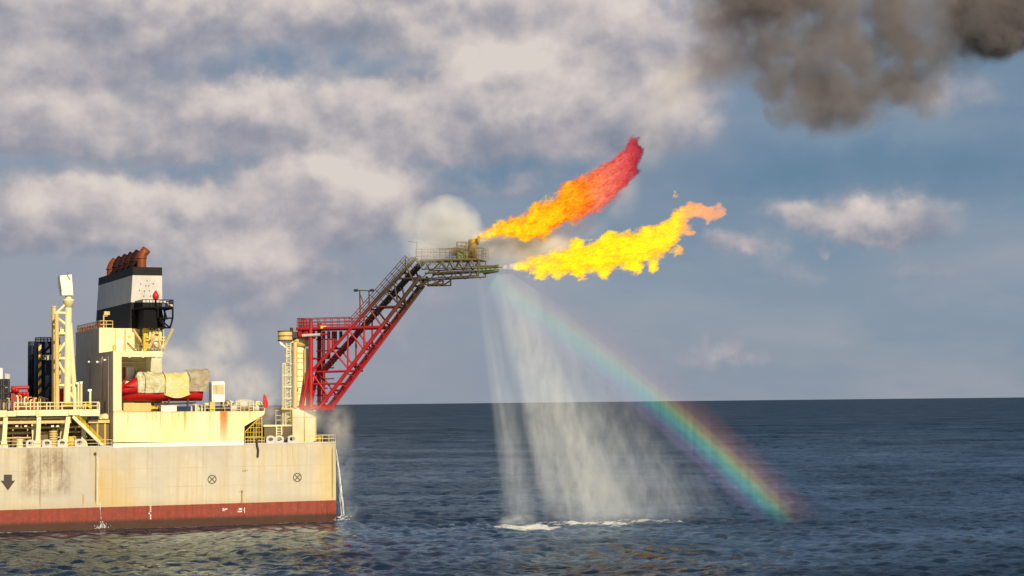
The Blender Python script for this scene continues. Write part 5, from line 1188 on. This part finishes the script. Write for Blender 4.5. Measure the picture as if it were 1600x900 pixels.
# water streams from the hull
m, t, out = newmat('white_water'); b_ = t.new('ShaderNodeBsdfPrincipled'); b_.inputs['Base Color'].default_value = (.85, .86, .88, 1); b_.inputs['Roughness'].default_value = .4
pos = t.new('ShaderNodeNewGeometry').outputs['Position']; tr = t.new('ShaderNodeBsdfTransparent'); mx = t.new('ShaderNodeMixShader')
t.l.new(t.sstep(t.noise(t.mul(pos, (3, 3, .6)), 1.6, 4, .7).outputs[0], .36, .6), mx.inputs[0]); t.l.new(tr.outputs[0], mx.inputs[1]); t.l.new(b_.outputs[0], mx.inputs[2]); t.l.new(mx.outputs[0], out.inputs[0]); M['wwater'] = m
def stream(label, pts, Y, r0, r1, seed, n=14):
    rs = random.Random(seed); b = MB()
    for k in range(n):
        path = []; o1 = rs.uniform(-1, 1); o2 = rs.uniform(-1, 1); cut = rs.uniform(.5, 1)
        for i in range(22):
            u = i / 21 * (cut if k else 1); j = min(len(pts) - 2, int(u * (len(pts) - 1))); f = u * (len(pts) - 1) - j
            x = pts[j][0] + (pts[j+1][0] - pts[j][0]) * f; y = pts[j][1] + (pts[j+1][1] - pts[j][1]) * f
            p = P(x, y, Y); s = r0 + (r1 - r0) * u; path.append((p.x + o1 * s + rs.uniform(-.04, .04), p.y + o2 * s, p.z))
        for i in range(21):
            b.tube(path[i], path[i+1], .035 + .05 * rs.random(), n=5, cap=False)
    for k in range(60):                              # drops thrown up at the foot
        p = P(pts[-1][0] + rs.gauss(0, 5), pts[-1][1], Y); p.z = abs(rs.gauss(0, .5)); s = rs.uniform(.04, .14)
        b.add([p + Vector(v) * s for v in ((1,0,0),(-1,0,0),(0,1,0),(0,-1,0),(0,0,1.4),(0,0,-1))], [(0,2,4),(2,1,4),(1,3,4),(3,0,4),(2,0,5),(1,2,5),(3,1,5),(0,3,5)])
    o = b.build('water_stream', M['wwater']); tag(o, label, 'water stream', 'water streams from the hull')
stream('thin white water stream falling beside the stern corner', [(524.5, 701), (527.5, 720), (530.5, 745), (533, 775), (536.5, 812)], .0, .03, .32, 1, 9)
stream('white water running down the hull side below the outlet', [(149.5, 709), (152, 725), (154, 760), (156, 790), (158, 816)], -.08, .02, .08, 2, 1)

# ------------------------------------------------------------------ light, sky
sun = bpy.data.lights.new('sun', 'SUN'); so = bpy.data.objects.new('sun', sun); COL.objects.link(so)
sun.energy = 4.7; sun.angle = math.radians(.5); sun.color = (1, .86, .62)
sd = Vector((math.sin(SUN_AZ) * math.cos(SUN_EL), math.cos(SUN_AZ) * math.cos(SUN_EL), math.sin(SUN_EL)))
so.rotation_euler = (-sd).to_track_quat('-Z', 'Y').to_euler()

w = bpy.data.worlds.new('World'); sc.world = w; w.use_nodes = True
T_ = NT(w.node_tree); T_.n.clear(); wo = T_.new('ShaderNodeOutputWorld')
sky = T_.new('ShaderNodeTexSky', sky_type='NISHITA'); sky.sun_disc = False; sky.sun_elevation = SUN_EL; sky.sun_rotation = SUN_AZ; sky.air_density = 1.0; sky.dust_density = 1.5; sky.ozone_density = 2.0
bg = T_.new('ShaderNodeBackground'); bg.inputs[1].default_value = .06; T_.l.new(sky.outputs[0], bg.inputs[0])
gen = T_.new('ShaderNodeTexCoord').outputs['Generated']
X, Y, Zc = T_.sep(T_.vec('NORMALIZE', gen))[:3]
az = T_.math('SUBTRACT', T_.math('ARCTAN2', X, Y), TH)
el = T_.math('ARCSINE', Zc)
U = T_.math('MULTIPLY', az, F); V = T_.math('MULTIPLY', el, F)
p2 = T_.comb(U, V, 0.)
wn = T_.noise(p2, 1 / 110, 5, .6).outputs['Color']
wv = T_.vec('SCALE', T_.vec('SUBTRACT', wn, (.5, .5, .5))); wv.node.inputs['Scale'].default_value = 95
pw = T_.vec('ADD', p2, wv)
def HV(x, y): return (x - 800) * 1.0, (628.5 - (x - 800) * .0106) - y
clouds = [(90, 70, 260, 85, 1.25), (60, 130, 190, 50, 1.0), (230, 60, 150, 70, .8), (420, 20, 250, 65, 1.2), (600, 45, 170, 60, 1.1), (480, 62, 110, 45, .8), (720, 40, 160, 60, .8),
          (870, 180, 130, 105, 1.3), (800, 130, 100, 60, 1.0), (930, 220, 110, 60, .9), (690, 205, 160, 70, 1.05), (770, 230, 130, 50, .9), (640, 175, 90, 40, .7),
          (555, 325, 110, 62, 1.35), (470, 290, 85, 38, 1.1), (600, 355, 60, 45, 1.0), (430, 200, 120, 55, .95), (340, 185, 150, 40, .6), (150, 325, 130, 48, .95), (110, 360, 110, 50, .8), (240, 350, 120, 45, .75), (350, 345, 150, 45, .85), (440, 370, 110, 45, .7),
          (30, 225, 130, 55, .9), (120, 235, 130, 40, .6), (270, 243, 150, 26, .75), (1390, 364, 75, 36, 1.2), (1340, 372, 60, 26, .8), (1250, 342, 60, 30, .9),
          (1150, 395, 50, 20, .75), (1130, 558, 85, 26, .7), (950, 45, 170, 75, .75), (60, 405, 170, 50, .75), (340, 500, 110, 70, .65), (1050, 165, 120, 80, .6), (410, 415, 110, 36, .6), (180, 200, 190, 45, .55), (800, 297, 110, 24, .55), (990, 110, 130, 70, .5), (620, 500, 240, 70, .35), (520, 440, 150, 50, .45), (1480, 150, 120, 50, .3), (1000, 420, 200, 40, .2), (1480, 425, 200, 30, .35), (1300, 480, 220, 30, .25), (1560, 330, 120, 30, .3), (1500, 190, 140, 40, .4)]
def mask(pv):                                     # flat based heaps: lit crowns, shaded undersides
    tot = None; shd = None
    for (cx, cy, rx, ry, k) in clouds:
        h = HV(cx, cy - ry * .15); q = T_.vec('MULTIPLY', T_.vec('SUBTRACT', pv, (h[0], h[1], 0)), (1 / rx, 1 / ry, 0)); qx, qy = T_.sep(q)[:2]
        qb = T_.math('MAXIMUM', qy, T_.math('MULTIPLY', qy, -1.9))
        d = T_.math('ADD', T_.math('MULTIPLY', qx, qx), T_.math('MULTIPLY', qb, qb))
        g = T_.math('MULTIPLY', T_.math('POWER', .42, d), k); tot = g if tot is None else T_.math('ADD', tot, g)
        e = T_.math('MULTIPLY', g, qy); shd = e if shd is None else T_.math('ADD', shd, e)
    return tot, shd
base, shade = mask(pw)
ns = T_.noise(T_.mul(p2, (1, 1.35, 1)), 1 / 185, 6, .47, .15).outputs[0]
ns2 = T_.noise(T_.mul(T_.vec('ADD', p2, (12, 24, 0)), (1, 1.35, 1)), 1 / 185, 6, .47, .15).outputs[0]
nsm = T_.noise(p2, 1 / 42, 5, .55, .1).outputs[0]
far = T_.math('MAXIMUM', T_.sstep(T_.math('ABSOLUTE', U), 900., 1300.), T_.sstep(V, 700., 1000.))
big = T_.math('MULTIPLY', T_.sstep(T_.noise(T_.mul(p2, (1, 2, 1)), 1 / 500, 4, .5).outputs[0], .42, .62), T_.math('MULTIPLY', far, T_.sstep(V, 2200., 900., .12, .8)))
cov = T_.math('ADD', T_.math('ADD', T_.math('MINIMUM', base, 1.1), big), T_.math('MULTIPLY', T_.math('SUBTRACT', ns, .5), 1.25))
cov = T_.math('ADD', cov, T_.math('MULTIPLY', T_.math('SUBTRACT', nsm, .5), .42))
cm = T_.sstep(cov, .14, .92)
rel = T_.math('MULTIPLY', T_.math('SUBTRACT', ns, ns2), 2.0)
nl = T_.noise(T_.mul(p2, (1, 1.6, 1)), 1 / 230, 6, .5, .2).outputs[0]
lit = T_.math('ADD', T_.math('ADD', .42, T_.math('ADD', rel, T_.math('MULTIPLY', T_.math('SUBTRACT', nl, .5), 1.4))), T_.math('ADD', T_.math('MULTIPLY', T_.sstep(cov, .5, 1.5), .26), T_.math('ADD', T_.math('MULTIPLY', shade, .55), T_.math('MULTIPLY', T_.math('SUBTRACT', nsm, .5), .5))))
ccol = T_.ramp(T_.math('MULTIPLY', lit, .84), [(0, (.21, .245, .315)), (.28, (.30, .31, .37)), (.5, (.41, .39, .425)), (.75, (.565, .515, .51)), (1, (.70, .63, .59))])
bgc = T_.new('ShaderNodeBackground'); bgc.inputs[1].default_value = 1.0; T_.l.new(ccol, bgc.inputs[0])
# veil of high haze over the blue
veil = T_.new('ShaderNodeBackground')
vcol = T_.ramp(T_.math('DIVIDE', V, 650.), [(0, (.305, .355, .42)), (.35, (.25, .32, .405)), (.7, (.185, .27, .37)), (1, (.20, .275, .375))])
vcol = T_.mix(T_.sstep(V, 750., 1700.), vcol, (.060, .078, .105))  # unseen upper sky darkened so the sea reflects less light
vn = T_.noise(T_.mul(p2, (1, 3.2, 1)), 1 / 420, 5, .55).outputs[0]
vcol = T_.mix(T_.sstep(vn, .35, .7), T_.mix(1., vcol, (.80, .90, .98), 'MULTIPLY'), T_.mix(1., vcol, (1.16, 1.08, 1.05), 'MULTIPLY'))
hz = None
for (cx, cy, rx, ry, k) in ((150, 420, 520, 260, 1.), (100, 130, 480, 240, 1.), (480, 170, 420, 150, .8), (560, 440, 330, 150, .85), (700, 560, 520, 110, .6), (900, 90, 300, 150, .9), (1020, 200, 150, 150, .6), (1480, 420, 260, 50, .35)):
    h = HV(cx, cy); q = T_.vec('MULTIPLY', T_.vec('SUBTRACT', pw, (h[0], h[1], 0)), (1 / rx, 1 / ry, 0)); g = T_.math('MULTIPLY', T_.math('POWER', .42, T_.vec('DOT_PRODUCT', q, q)), k); hz = g if hz is None else T_.math('MAXIMUM', hz, g)
bl = None
for (cx, cy, rx, ry, k) in ((470, 122, 260, 22, .8), (560, 128, 170, 20, .7), (270, 292, 150, 30, 1.), (60, 188, 140, 18, .6), (420, 245, 200, 18, .6), (800, 262, 160, 22, .9), (700, 265, 160, 20, .6), (1350, 272, 340, 45, 1.), (1080, 275, 200, 60, .7), (140, 395, 160, 12, .6), (400, 355, 50, 25, .35), (1500, 95, 120, 40, .5), (1130, 330, 200, 60, .5), (330, 200, 200, 14, .5)):
    h = HV(cx, cy); q = T_.vec('MULTIPLY', T_.vec('SUBTRACT', pw, (h[0], h[1], 0)), (1 / rx, 1 / ry, 0)); g = T_.math('MULTIPLY', T_.math('POWER', .42, T_.vec('DOT_PRODUCT', q, q)), k); bl = g if bl is None else T_.math('MAXIMUM', bl, g)
vcol = T_.mix(T_.math('MULTIPLY', hz, T_.sstep(ns, .25, .75, .6, 1.1)), vcol, (.335, .345, .415))
vcol = T_.mix(T_.math('MULTIPLY', bl, T_.sstep(ns, .8, .3, .55, 1.)), vcol, (.115, .215, .335))
T_.l.new(vcol, veil.inputs[0]); veil.inputs[1].default_value = 1.0
m0 = T_.new('ShaderNodeMixShader'); m0.inputs[0].default_value = .88; T_.l.new(bg.outputs[0], m0.inputs[1]); T_.l.new(veil.outputs[0], m0.inputs[2])
m1 = T_.new('ShaderNodeMixShader'); T_.l.new(cm, m1.inputs[0]); T_.l.new(m0.outputs[0], m1.inputs[1]); T_.l.new(bgc.outputs[0], m1.inputs[2])
T_.l.new(m1.outputs[0], wo.inputs[0])
w.cycles.sampling_method = 'MANUAL'; w.cycles.sample_map_resolution = 512

# ------------------------------------------------------------------ render settings
sc.render.engine = 'CYCLES'
cy = sc.cycles
cy.use_denoising = True; cy.max_bounces = 6; cy.diffuse_bounces = 2; cy.glossy_bounces = 2; cy.transmission_bounces = 2; cy.volume_bounces = 1; cy.transparent_max_bounces = 12
cy.sample_clamp_indirect = 6; cy.volume_max_steps = 256; cy.use_adaptive_sampling = True; cy.adaptive_threshold = .02
vs_ = sc.view_settings; vs_.view_transform = 'Standard'; vs_.look = 'None'; vs_.exposure = 0; vs_.gamma = 1; vs_.use_curve_mapping = False
